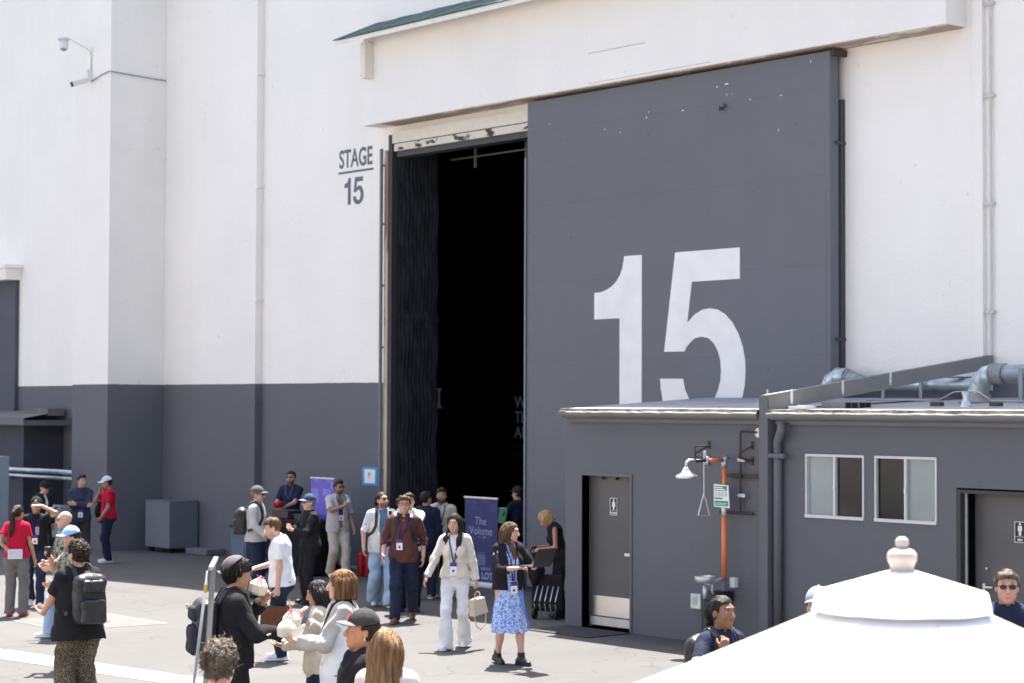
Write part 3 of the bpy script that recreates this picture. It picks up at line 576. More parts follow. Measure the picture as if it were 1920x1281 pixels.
sg = MB(); sg.prism([(-.13, 1.74), (.135, 1.73), (.115, 2.01), (-.13, 2.02)], lambda u, v, d: Vector((u, -.05 + d, v)), .008); sgo = sg.build('safety_sign', M_SIGNW, ES)
M_GRN = mat('sign green', (.02, .26, .17), .5, var=.05)
MB().box(-.115, .09, -.054, -.0505, 1.94, 2.0).box(-.115, .115, -.054, -.0505, 1.75, 1.815).box(-.115, .02, -.054, -.0505, 1.835, 1.855).build('sign_bands', M_GRN, sgo)
MB().box(-.11, .02, -.057, -.0545, 1.975, 1.988).box(-.11, .07, -.057, -.0545, 1.950, 1.963).box(-.11, .11, -.057, -.0545, 1.782, 1.787).box(-.11, .08, -.057, -.0545, 1.765, 1.77).build('sign_rules', M_SIGNW, sgo)
M_PALEG = mat('pale sign grey', (.5, .55, .54), .6)
mb = MB()
for k in range(4): mb.box(-.11 + k * .055, -.07 + k * .055, -.054, -.0505, 1.868, 1.928)
mb.lathe([(.022, 0), (.022, .004)], (0, 0, 0), 14)
mb.build('sign_pictures', M_PALEG, sgo)
MB().lathe([(.08, .0), (.125, .03), (.13, .085), (.12, .09), (.11, .05), (.05, .02)], (0, -.34, .81), 24).build('eyewash_bowl', mat('bowl steel', (.62, .62, .60), .35, .6), ES, smooth=True)
MB().tube([(0, 0, .86), (0, -.1, .84), (0, -.34, .78)], .02, 8).tube([(0, -.34, .79), (0, -.34, .62)], .03, 10).tube([(0, -.2, .86), (0, -.22, .70), (.02, -.1, .6)], .014, 6).build('eyewash_pipe', M_ALU, ES, smooth=True)
MB().box(.02, .10, .08, .145, .74, .86).build('fitting_box', M_SIGNW, ES); MB().box(-.14, .06, -.2, .12, .56, .70, bev=.03).build('valve_block', M_BLACK, ES); MB().tube([(0, 0, .86), (0, 0, .02)], .03, 12).lathe([(.09, 0), (.09, .02), (.035, .03)], (0, 0, 0), 18).build('floor_pipe', M_TRIM, ES, smooth=True)
root = empty('wall_pipe', (-17.06, 18.2, 0), 'thin dark supply pipe with white wall flange rising beside the emergency shower', 'pipe')
M_DKP = mat('dark iron pipe', (.05, .042, .042), .55, .3, var=.2)
MB().tube([(.04, 0, 1.68), (.04, 0, 2.66), (.05, 0, 2.68), (.30, 0, 2.67)], .014, 8).tube([(-.25, -.06, 1.67), (.25, 0, 1.67)], .02, 8).build('pipe_run', M_DKP, root)
MB().lathe([(.06, 0), (.06, .02), (.02, .03)], (0, 0, 0), 18).build('flange', M_SIGNW, root).matrix_local = Matrix.Translation((.30, .06, 2.665)) @ Matrix.Rotation(R(90), 4, 'X')
for z in (2.30, 1.86): MB().box(.0, .13, -.02, .068, z, z + .05, bev=.01).build('pipe_clamp', M_GALV, root)
for (x, z, lb) in ((-17.62, 2.42, 'rusty triangular wall bracket above the shower arm'), (-16.88, 2.43, 'rusty triangular wall bracket left of the pier')):
    root = empty('wall_bracket', (x, 18.2, z), lb, 'bracket', 'rusty brackets on the annex wall')
    MB().box(-.02, .02, .055, .068, .03, .13).box(-.02, .02, .055, .068, -.17, -.06).build('plate', mat('dark iron pipe', (.05, .042, .042), .55), root)
    MB().tube([(0, .06, .07), (0, -.18, -.02), (0, -.18, -.08)], .012, 6).tube([(0, -.18, -.07), (0, .06, -.12)], .014, 6).build('arm', mat('rust', (.16, .055, .03), .8, var=.3, scale=20), root)
root = empty('wall_outlet', (-17.78, 18.27, .42), 'small grey weatherproof electrical outlet with conduit low on the annex wall', 'outlet')
MB().box(-.09, .09, -.09, -.001, .0, .20, bev=.015).build('cover', M_GALV, root); MB().box(-.04, .03, -.096, -.0905, .05, .15).build('flap', mat('pale flap', (.45, .46, .42), .5), root); MB().tube([(.05, -.03, .0), (.05, -.03, -.42)], .014, 8).build('conduit', M_TRIM, root)

# ================================================================== UMBRELLA
UB = empty('patio_umbrella', (-4.6, 5.77, 0), 'white canvas market umbrella with pale wooden finial close in front', 'umbrella')
def canvas_mat():
    m = bpy.data.materials.new('white canvas'); m.use_nodes = True; N, L = nodes_of(m); b = N['Principled BSDF']
    tc = N.new('ShaderNodeTexCoord').outputs['Object']
    L.new(ramp(N, L, noise(N, L, tc, 3, 4), [(.3, .83), (.7, .87)]), b.inputs['Base Color']); b.inputs['Roughness'].default_value = .9; b.inputs['Specular IOR Level'].default_value = .1
    bp = N.new('ShaderNodeBump'); bp.inputs['Strength'].default_value = .2; bp.inputs['Distance'].default_value = .01; L.new(noise(N, L, tc, 10, 4), bp.inputs['Height']); L.new(bp.outputs[0], b.inputs['Normal'])
    return m
M_CANV = canvas_mat()
def canopy_mesh(r0, z0, r1, z1, n=8, sag=.05, rings=10, rot=.2, flare=0.0, scal=0.0):
    V = []; Fq = []; seg = n * 10
    for i in range(rings + 1):
        t = i / rings
        for k in range(seg):
            a = rot + 2 * math.pi * k / seg; fr = (k % 10) / 10; e = math.cos(math.pi / n) / math.cos(math.pi / n * (2 * fr - 1))
            r = r0 + (r1 - r0) * t; z = z0 + (z1 - z0) * (t ** (1 + flare)) - sag * math.sin(math.pi * fr) * t * (1 - .35 * t)
            if i == rings and scal: z -= 0
            V.append((r * e * math.cos(a), r * e * math.sin(a), z))
    for i in range(rings):
        for k in range(seg): Fq.append((i * seg + k, i * seg + (k + 1) % seg, (i + 1) * seg + (k + 1) % seg, (i + 1) * seg + k))
    return V, Fq
UZ = 2.37
V, Fq = canopy_mesh(.05, 2.40, .325, 2.318, sag=.014, rot=.25); V2, F2 = canopy_mesh(.325, 2.318, .340, 2.266, sag=.008, rings=2, rot=.25)
vt = MB().add(V, Fq).add(V2, F2).build('vent_cap', M_CANV, UB, smooth=True, fix=False)
V, Fq = canopy_mesh(.22, 2.30, 1.75, 1.66, sag=.05, rot=.25, flare=-.06); V2, F2 = canopy_mesh(1.75, 1.66, 1.752, 1.50, sag=.0, rings=2, rot=.25)
MB().add(V, Fq).add(V2, F2).build('canopy', M_CANV, UB, smooth=True, fix=False)
for m_ in (vt,): m_.modifiers.new('thick', 'SOLIDIFY').thickness = .004
M_FIN = mat('pale finial wood', (.40, .355, .315), .6, var=.08, scale=8)
MB().lathe([(.052, 2.375), (.052, 2.39), (.044, 2.40), (.042, 2.415), (.045, 2.425), (.052, 2.44), (.055, 2.455), (.052, 2.468), (.042, 2.478), (.026, 2.485), (.018, 2.487), (.017, 2.489), (.023, 2.495), (.025, 2.507), (.022, 2.518), (.012, 2.526)], (0, 0, 0), 24).build('finial', M_FIN, UB, smooth=True)
MB().tube([(0, 0, .05), (0, 0, 2.39)], .024, 14).build('pole', M_FIN, UB, smooth=True)
mb = MB()
for k in range(8): a = .25 + k * math.pi / 4; mb.tube([(.04 * math.cos(a), .04 * math.sin(a), 2.36), (1.74 * math.cos(a), 1.74 * math.sin(a), 1.63)], .011, 6)
mb.build('ribs', M_FIN, UB); MB().lathe([(.28, 0), (.28, .05), (.05, .07), (.035, .3)], (0, 0, 0), 24).build('base', M_TRIM, UB, smooth=True)

# ================================================================== BANNERS, TABLE, CYLINDERS, SIGN, BIN
def banner_mat(name, base, lite):
    m = bpy.data.materials.new(name); m.use_nodes = True; N, L = nodes_of(m); b = N['Principled BSDF']
    tc = N.new('ShaderNodeTexCoord').outputs['Object']; mp = N.new('ShaderNodeMapping'); mp.inputs['Scale'].default_value = (8, 8, 8); L.new(tc, mp.inputs[0])
    sn = N.new('ShaderNodeVectorMath'); sn.operation = 'FLOOR'; L.new(mp.outputs[0], sn.inputs[0])
    wn = N.new('ShaderNodeTexWhiteNoise'); L.new(sn.outputs[0], wn.inputs['Vector'])
    L.new(ramp(N, L, wn.outputs[0], [(.0, base), (.72, base), (.74, lite), (1.0, tuple((x + y) / 2 for x, y in zip(base, lite)))]), b.inputs['Base Color']); b.inputs['Roughness'].default_value = .55; return m
def roll_banner(x, y, wd, h, label, m, name_grp):
    r = empty('roll_up_banner', (x, y, 0), label, 'banner', name_grp)
    MB().box(-wd / 2, wd / 2, -.004, .004, .09, h).build('banner_sheet', m, r); MB().box(-wd / 2 - .01, wd / 2 + .01, -.02, .02, h, h + .03, bev=.005).build('top_rail', M_ALU, r)
    MB().box(-wd / 2 - .02, wd / 2 + .02, -.09, .09, 0, .09, bev=.02).build('base', M_ALU, r); MB().tube([(0, .03, .08), (0, .03, h)], .012, 8).build('rear_pole', M_ALU, r); return r
roll_banner(-29.15, 20.4, .72, 1.67, 'violet roll-up banner with pale pixel squares standing against the grey wall', banner_mat('violet print', (.13, .10, .50), (.24, .21, .62)), 'purple roll-up banners')
b2 = roll_banner(-25.40, 20.95, .85, 1.45, 'dark blue roll-up banner reading The Volume in the doorway', banner_mat('navy violet print', (.013, .013, .115), (.03, .03, .165)), 'purple roll-up banners')
M_BT = mat('banner lettering', (.30, .32, .46), .6)
def bt(body, size, x, z, **k):
    me = text_mesh(body, size, depth=.002, align='CENTER', **k)
    for v in me.vertices: v.co = Vector((x + v.co.x, -.0055 - v.co.z, z + v.co.y))
    return me
link('banner_title', bt('The', .19, -.01, 1.02, bold=.0), M_BT, b2); link('banner_title', bt('Volume', .19, 0, .86), M_BT, b2); link('banner_footer', bt('LOT', .15, .16, .14, bold=.006), M_BT, b2)
MB().box(-.10, .02, -.007, -.0045, .815, .825).box(.06, .12, -.007, -.0045, .80, .84).box(-.08, .12, -.007, -.0045, .565, .572).box(.0, .13, -.007, -.0045, .28, .33).box(.15, .25, -.007, -.0045, .285, .325).build('banner_caption', mat('dim lettering', (.18, .19, .36), .6), b2)
MB().box(-.10, .12, -.0065, -.0045, .36, .54).build('banner_panel', mat('dim panel', (.12, .13, .26), .6), b2)
# backdrop deep inside the hall
root = empty('stage_backdrop', (-39, 32, 0), 'dark navy backdrop with dim pale lettering deep inside the doorway', 'backdrop')
MB().box(-9, 8, 0, .1, 0, 9.5).build('screen', mat('navy backdrop', (.010, .011, .035), .7), root)
M_DIM = bpy.data.materials.new('faint glow lettering'); M_DIM.use_nodes = True; _b = M_DIM.node_tree.nodes['Principled BSDF']; _b.inputs['Base Color'].default_value = (.5, .5, .6, 1); _b.inputs['Emission Color'].default_value = (.5, .5, .62, 1); _b.inputs['Emission Strength'].default_value = .011  # emission added so the letters glow faintly in the dark hall
for k, wd_ in enumerate(('We', 'The', 'Alr')):
    me = text_mesh(wd_, .42, depth=.01)
    for v in me.vertices: v.co = Vector((1.50 + v.co.x, -.02 - v.co.z, 2.92 - .37 * k + v.co.y))
    link('backdrop_lettering', me, M_DIM, root)
me = text_mesh('I', .7, depth=.01, bold=.01)
MB().prism([(-1.63, 3.42), (-1.38, 3.42), (-1.44, 3.36), (-1.47, 3.28), (-1.47, 3.04), (-1.44, 2.96), (-1.38, 2.90), (-1.63, 2.90), (-1.57, 2.96), (-1.54, 3.04), (-1.54, 3.28), (-1.57, 3.36)], lambda u, v, d: Vector((u, -.025 + d, v)), .01).build('backdrop_letter', M_DIM, root)
MB().box(1.48, 2.1, -.03, -.015, 1.68, 2.04).box(1.52, 1.66, -.03, -.015, 3.30, 3.42).build('backdrop_picture', mat('dim photo', (.09, .08, .09), .8, var=.5, scale=6), root)
# black draped table
TB = empty('catering_table', (-29.5, 20.1, 0), 'black draped table with dark trays standing before the grey wall', 'table')
V = []; Fq = []; n = 72
for (s, z) in ((1.0, .03), (1.0, .4), (.99, .93), (.985, .96)):
    for k in range(n):
        a = 2 * math.pi * k / n; e = 1 / (abs(math.cos(a)) ** 10 + abs(math.sin(a)) ** 10) ** .1; wob = (1 + .02 * math.sin(k * 1.9)) if z < .8 else 1
        V.append((.82 * s * e * wob * math.cos(a), .36 * s * e * wob * math.sin(a), z))
for i in range(3):
    for k in range(n): Fq.append((i * n + k, i * n + (k + 1) % n, (i + 1) * n + (k + 1) % n, (i + 1) * n + k))
Fq.append(tuple(3 * n + k for k in range(n)))
MB().add(V, Fq).build('tablecloth', fabric('black drape', (.012, .012, .015)), TB, smooth=True)
for (x, y, wd, hh, c, lb) in ((-29.75, 20.05, .5, .13, (.05, .03, .035), 'dark maroon serving tray on the black table'), (-29.15, 20.05, .30, .08, (.04, .028, .025), 'dark brown shallow box at the end of the black table')):
    r = empty('serving_tray', (x, y, .962), lb, 'tray'); MB().box(-wd / 2, wd / 2, -.16, .16, 0, hh, bev=.015).build('body', mat('tray ' + lb[:10], c, .4), r); MB().box(-wd / 2 - .015, wd / 2 + .015, -.175, .175, hh + .001, hh + .016, bev=.005).build('rim', mat('tray ' + lb[:10], c, .4), r)
M_RED = mat('red enamel', (.42, .012, .018), .35, var=.1)
for (x, y, h, lb) in ((-28.36, 20.68, .40, 'red cylinder standing on the slab, left one of two'), (-28.05, 20.6, .40, 'red cylinder beside the jeans of the man in open shirt, right one of two')):
    r = empty('red_cylinder', (x, y, .0), lb, 'cylinder', 'red cylinders by the wall')
    MB().lathe([(.055, 0), (.07, .01), (.072, .03), (.072, h - .03), (.066, h - .005), (.04, h)], (0, 0, 0), 20).build('body', M_RED, r, smooth=True); MB().tube([(0, 0, h), (0, 0, h + .012)], .03, 12).build('cap', M_RED, r)
r = empty('black_bag', (-28.95, 20.55, 0), 'slumped black equipment bag on the ground by the red cylinders', 'bag')
MB().box(-.22, .2, -.12, .12, 0, .16, bev=.06).build('body', fabric('black nylon', (.015, .015, .018)), r, smooth=True); MB().tube([(-.1, 0, .15), (-.06, 0, .22), (.06, 0, .22), (.1, 0, .15)], .012, 6).build('handle', M_BLACK, r)
r = empty('paper_notice', (-29.1, 21.396, 1.70), 'white paper notice taped with blue tape to the grey wall', 'notice')
MB().box(-.235, .235, -.003, -.0005, -.165, .165).build('blue_tape', mat('blue tape', (.02, .30, .62), .6), r); MB().box(-.16, .16, -.006, -.0035, -.125, .125).build('paper', M_SIGNW, r)
MB().box(-.05, .03, -.008, -.0065, .01, .07).box(-.04, .0, -.008, -.0065, -.04, .0).build('print', mat('faint print', (.45, .4, .45), .7), r)
r = empty('waste_bin', (-31.25, 20.25, 0), 'blue grey plastic waste bin with dark lid behind the man with backpack', 'bin')
M_BIN = mat('blue grey plastic', (.10, .145, .19), .5, var=.08)
V = []; 
for (s, z) in ((.23, 0), (.27, .72)): V += [(-s, -s, z), (s, -s, z), (s, s, z), (-s, s, z)]
MB().add(V, [(0, 1, 2, 3), (4, 7, 6, 5), (0, 4, 5, 1), (1, 5, 6, 2), (2, 6, 7, 3), (3, 7, 4, 0)]).build('body', M_BIN, r); MB().box(-.29, .29, -.29, .29, .721, .78, bev=.02).build('lid', M_BLACK, r); MB().box(-.2, .2, -.262, -.24, .2, .5, bev=.008).build('front_panel', M_BIN, r)
# banner stand seen edge-on, near the camera
P = ground_at(402, 1042, 2.0)
r = empty('roll_up_banner', (P.x, P.y, 0), 'grey backed roll-up banner seen nearly edge-on behind the man drinking', 'banner', None, rz=0)
vd = Vector((P.x, P.y, 0)).normalized(); ang = math.atan2(vd.y, vd.x) - R(2.2); r.rotation_mode = 'QUATERNION'; r.rotation_quaternion = Matrix.Rotation(R(3.2), 4, vd).to_quaternion() @ Matrix.Rotation(ang, 4, 'Z').to_quaternion(); r.location = (P.x - .13 * RIGHT.x, P.y - .13 * RIGHT.y, -.06)
M_GB = mat('grey banner backing', (.20, .20, .205), .6, var=.04)
MB().box(-.1, .75, -.004, .004, .08, 1.98).build('banner_sheet', M_GB, r); MB().box(-.12, .77, -.016, .016, 1.972, 2.0, bev=.006).build('top_rail', mat('grey rail metal', (.36, .36, .37), .45, .4), r)
MB().box(-.14, .79, -.1, .1, 0, .08, bev=.02).build('base', M_ALU, r); MB().tube([(-.11, .13, .08), (-.11, .02, 1.97)], .010, 10).build('rear_pole', mat('grey pole metal', (.30, .30, .31), .4, .6), r, smooth=True)
for (ya, za, yb, zb) in ((.0765, 1.0, .0747, 1.03), (.0281, 1.83, .0252, 1.88)): MB().tube([(-.11, ya, za), (-.11, yb, zb)], .0125, 10).build('pole_collar', mat('brass yellow', (.5, .33, .05), .4), r)

# unseen pale stage behind the camera, added to bounce sunlight onto the walls
OB = empty('bounce_stage', (-20, -16, 0), 'unseen pale soundstage added behind the camera to bounce light onto the walls', 'building')
MB().box(-60, 70, -12, 0, 0, 13).build('wall', M_WHITE, OB); MB().box(-61, 71, -12.5, .5, 13.002, 13.3).build('roof_edge', M_TRIM, OB)
MB().box(10, 18, 0.002, .1, 0, 7).build('sliding_door', M_DOOR, OB)

# ================================================================== FIGURES
# A figure is grown as one smooth surface from its joints: tapered limbs blended into a volume, then meshed.
A3 = lambda v: np.array(v, dtype=np.float64)
def unit(v): v = A3(v); return v / (np.linalg.norm(v) + 1e-9)
class Vol:
    def __init__(s, lo, hi, h):
        s.lo = A3(lo); s.h = h; s.n = (np.ceil((A3(hi) - s.lo) / h).astype(int) + 1)
        s.ax = [(s.lo[i] + h * np.arange(s.n[i])).astype(np.float32) for i in range(3)]
        s.D = np.full(tuple(s.n), 1.0, np.float32)
    def blk(s, lo, hi):
        a = np.maximum(0, np.floor((A3(lo) - s.lo) / s.h).astype(int)); b = np.minimum(s.n, np.ceil((A3(hi) - s.lo) / s.h).astype(int) + 1)
        if (b <= a).any(): return None, None
        sl = tuple(slice(int(a[i]), int(b[i])) for i in range(3))
        return sl, (s.ax[0][sl[0]][:, None, None], s.ax[1][sl[1]][None, :, None], s.ax[2][sl[2]][None, None, :])
    def comb(s, sl, d, k, op, pl):
        if pl:
            for (n, c, P) in pl: d = np.maximum(d, P[0] * n[0] + P[1] * n[1] + P[2] * n[2] - c)
        D = s.D[sl]
        if op == 'u':
            if k > 0: h = np.clip(.5 + .5 * (D - d) / k, 0, 1); s.D[sl] = D + (d - D) * h - k * h * (1 - h)
            else: s.D[sl] = np.minimum(D, d)
        else:
            if k > 0: h = np.clip(.5 - .5 * (D + d) / k, 0, 1); s.D[sl] = -(-D + (d + D) * h - k * h * (1 - h))
            else: s.D[sl] = np.maximum(D, -d)
    def cap(s, a, b, ra, rb, k=.02, op='u', pl=None, flat=None):
        a, b = A3(a), A3(b); m = max(ra, rb) + k + 2 * s.h
        sl, P = s.blk(np.minimum(a, b) - m, np.maximum(a, b) + m)
        if sl is None: return
        ab = b - a; L2 = float(ab @ ab) + 1e-9
        vx, vy, vz = P[0] - a[0], P[1] - a[1], P[2] - a[2]
        t = np.clip((vx * ab[0] + vy * ab[1] + vz * ab[2]) / L2, 0, 1)
        vx, vy, vz = vx - ab[0] * t, vy - ab[1] * t, vz - ab[2] * t
        if flat is not None:
            n, f = unit(flat[0]), flat[1] - 1; q = (vx * n[0] + vy * n[1] + vz * n[2]) * f; vx, vy, vz = vx + n[0] * q, vy + n[1] * q, vz + n[2] * q
        d = np.sqrt(vx * vx + vy * vy + vz * vz) - (ra + (rb - ra) * t)
        s.comb(sl, d.astype(np.float32), k, op, [(n, c, P) for n, c in pl] if pl else None)
    def ell(s, c, r, k=.02, op='u', M=None, pl=None):
        c, r = A3(c), A3(r); m = float(r.max()) + k + 2 * s.h
        sl, P = s.blk(c - m, c + m)
        if sl is None: return
        x, y, z = P[0] - c[0], P[1] - c[1], P[2] - c[2]
        if M is not None: x, y, z = (M[0][i] * x + M[1][i] * y + M[2][i] * z for i in range(3))
        k0 = np.sqrt((x / r[0]) ** 2 + (y / r[1]) ** 2 + (z / r[2]) ** 2); k1 = np.sqrt((x / r[0] ** 2) ** 2 + (y / r[1] ** 2) ** 2 + (z / r[2] ** 2) ** 2)
        d = (k0 * (k0 - 1) / np.maximum(k1, 1e-5)).astype(np.float32) + np.zeros(s.D[sl].shape, np.float32)
        s.comb(sl, d, k, op, [(n, cc, P) for n, cc in pl] if pl else None)
    def rbox(s, c, hs, rr, k=.0, op='u', M=None):
        c, hs = A3(c), A3(hs); m = float(np.linalg.norm(hs)) + rr + k + 2 * s.h
        sl, P = s.blk(c - m, c + m)
        if sl is None: return
        x, y, z = P[0] - c[0], P[1] - c[1], P[2] - c[2]
        if M is not None: x, y, z = (M[0][i] * x + M[1][i] * y + M[2][i] * z for i in range(3))
        q = [np.abs(v) - h + rr for v, h in zip((x, y, z), hs)]
        d = np.sqrt(sum(np.maximum(v, 0) ** 2 for v in q)) + np.minimum(np.maximum(np.maximum(q[0], q[1]), q[2]), 0) - rr
        s.comb(sl, d.astype(np.float32), k, op, None)
    def half(s, n, c):
        X, Y, Z = s.ax[0][:, None, None], s.ax[1][None, :, None], s.ax[2][None, None, :]
        s.D = np.maximum(s.D, (X * n[0] + Y * n[1] + Z * n[2] - c).astype(np.float32))
    def disp(s, fn):
        s.D += fn(s.ax[0][:, None, None], s.ax[1][None, :, None], s.ax[2][None, None, :]).astype(np.float32)
    def mesh(s):
        D = s.D; D[0] = D[-1] = 1; D[:, 0] = D[:, -1] = 1; D[:, :, 0] = D[:, :, -1] = 1
        S = D < 0; n = np.array(D.shape) - 1
        cnt = np.zeros(tuple(n), np.uint8)
        for i in (0, 1):
            for j in (0, 1):
                for k in (0, 1): cnt += S[i:n[0] + i, j:n[1] + j, k:n[2] + k]
        act = np.argwhere((cnt > 0) & (cnt < 8))
        if len(act) == 0: return np.zeros((0, 3)), np.zeros((0, 4), int)
        idx = np.full(tuple(n), -1, np.int32); idx[tuple(act.T)] = np.arange(len(act))
        acc = np.zeros((len(act), 3)); num = np.zeros(len(act))
        cor = [(i, j, k) for i in (0, 1) for j in (0, 1) for k in (0, 1)]
        val = {c: D[act[:, 0] + c[0], act[:, 1] + c[1], act[:, 2] + c[2]] for c in cor}
        for c in cor:
            for ax_ in range(3):
                if c[ax_] == 0:
                    e = list(c); e[ax_] = 1; e = tuple(e); a, b = val[c], val[e]; x = (a < 0) != (b < 0)
                    if not x.any(): continue
                    t = np.where(x, a / np.where(x, a - b, 1), 0); p = np.tile(A3(c), (len(act), 1)); p[:, ax_] = t
                    acc[x] += p[x]; num[x] += 1
        V = s.lo + (act + acc / num[:, None]) * s.h
        Q = []
        for ax_ in range(3):
            u, v = (ax_ + 1) % 3, (ax_ + 2) % 3
            a = [slice(None)] * 3; b = [slice(None)] * 3; a[ax_] = slice(0, -1); b[ax_] = slice(1, None)
            fl = S[tuple(a)] != S[tuple(b)]; pos = np.argwhere(fl); pos = pos[(pos[:, u] > 0) & (pos[:, v] > 0) & (pos[:, u] < n[u]) & (pos[:, v] < n[v])]
            if not len(pos): continue
            ins = S[tuple(pos.T)]
            def cell(du, dv): q = pos.copy(); q[:, u] += du; q[:, v] += dv; return idx[tuple(q.T)]
            q = np.stack([cell(-1, -1), cell(0, -1), cell(0, 0), cell(-1, 0)], 1); q[~ins] = q[~ins][:, ::-1]; Q.append(q)
        return V, np.concatenate(Q)
def np_mesh(name, V, Q, m, parent, smooth=True):
    me = bpy.data.meshes.new(name); nv, nq = len(V), len(Q)
    me.vertices.add(nv); me.vertices.foreach_set('co', np.asarray(V, np.float32).ravel())
    me.loops.add(nq * 4); me.loops.foreach_set('vertex_index', Q.astype(np.int32).ravel())
    me.polygons.add(nq); me.polygons.foreach_set('loop_start', np.arange(0, nq * 4, 4, dtype=np.int32)); me.polygons.foreach_set('loop_total', np.full(nq, 4, np.int32))
    me.update(calc_edges=True); me.validate()
    return link(name, me, m, parent, smooth)
def fold(seed, amp, f=1.0, vert=.45):
    ph = np.random.default_rng(seed).uniform(0, 6.28, 8)
    def fn(X, Y, Z):
        wx = X + .03 * np.sin(17 * Z * f + ph[0]) ; wz = Z * vert + .05 * np.sin(13 * X * f + ph[1]) + .04 * np.sin(11 * Y * f + ph[6])
        rd = lambda q: 1 - 2 * np.abs(np.sin(q)) ** .8
        return amp * 1.25 * (rd(17 * f * wz + 5 * wx + ph[2]) * .55 + rd(24 * f * (wx + .35 * Y) + 13 * wz + ph[3]) * .4 + np.sin(71 * f * wz - 31 * Y + ph[4]) * .2)
    return fn
def skin_mat():
    m = bpy.data.materials.new('skin'); m.use_nodes = True; N, L = nodes_of(m); b = N['Principled BSDF']
    at = N.new('ShaderNodeVertexColor'); at.layer_name = 'Col'
    tc = N.new('ShaderNodeTexCoord').outputs['Object']
    L.new(mix_col(N, L, 1.0, at.outputs[0], ramp(N, L, noise(N, L, tc, 18, 4), [(.3, .93), (.7, 1.05)]), 'MULTIPLY'), b.inputs['Base Color'])
    b.inputs['Roughness'].default_value = .52; b.inputs['Specular IOR Level'].default_value = .35
    b.inputs['Subsurface Weight'].default_value = .12; b.inputs['Subsurface Radius'].default_value = (.02, .008, .004); b.inputs['Subsurface Scale'].default_value = .5
    return m
M_SKIN = skin_mat()
SKINS = {'fair': (.60, .36, .27), 'light': (.54, .31, .215), 'tan': (.42, .22, .14), 'brown': (.27, .135, .08), 'pink': (.62, .34, .26)}
def hair_mat(name, col, hi):
    if 'hair ' + name in MATS: return MATS['hair ' + name]
    m = bpy.data.materials.new('hair ' + name); m.use_nodes = True; N, L = nodes_of(m); b = N['Principled BSDF']
    tc = N.new('ShaderNodeTexCoord').outputs['Object']
    L.new(ramp(N, L, noise(N, L, tc, 26, 4, .6, (1, 1, .14)), [(.38, col), (.64, hi)]), b.inputs['Base Color']); b.inputs['Roughness'].default_value = .5; b.inputs['Specular IOR Level'].default_value = .22
    bp = N.new('ShaderNodeBump'); bp.inputs['Strength'].default_value = .7; bp.inputs['Distance'].default_value = .012; L.new(noise(N, L, tc, 75, 3, .6, (1, 1, .10)), bp.inputs['Height']); L.new(bp.outputs[0], b.inputs['Normal'])
    MATS['hair ' + name] = m; return m
HAIRS = {'greybrown': ((.05, .036, .026), (.21, .165, .125)), 'black': ((.008, .007, .007), (.03, .025, .024)), 'dark': ((.018, .011, .008), (.055, .034, .022)), 'brown': ((.06, .033, .018), (.16, .09, .048)), 'auburn': ((.11, .05, .022), (.30, .155, .07)), 'blond': ((.32, .20, .09), (.58, .42, .23)), 'grey': ((.10, .095, .09), (.30, .28, .26)), 'sandy': ((.16, .10, .055), (.36, .25, .15))}
def ik(S, T, l1, l2, hint):
    S, T = A3(S), A3(T); d = T - S; L = np.linalg.norm(d); L = min(L, (l1 + l2) * .999); u = unit(d); T = S + u * L
    a = (l1 * l1 - l2 * l2 + L * L) / (2 * L); hh = math.sqrt(max(l1 * l1 - a * a, 0)); hp = unit(A3(hint) - u * (A3(hint) @ u)); return S + u * a + hp * hh, T
def rotx(a): c, s = math.cos(a), math.sin(a); return np.array([[1, 0, 0], [0, c, -s], [0, s, c]])
def roty(a): c, s = math.cos(a), math.sin(a); return np.array([[c, 0, s], [0, 1, 0], [-s, 0, c]])
def rotz(a): c, s = math.cos(a), math.sin(a); return np.array([[c, -s, 0], [s, c, 0], [0, 0, 1]])

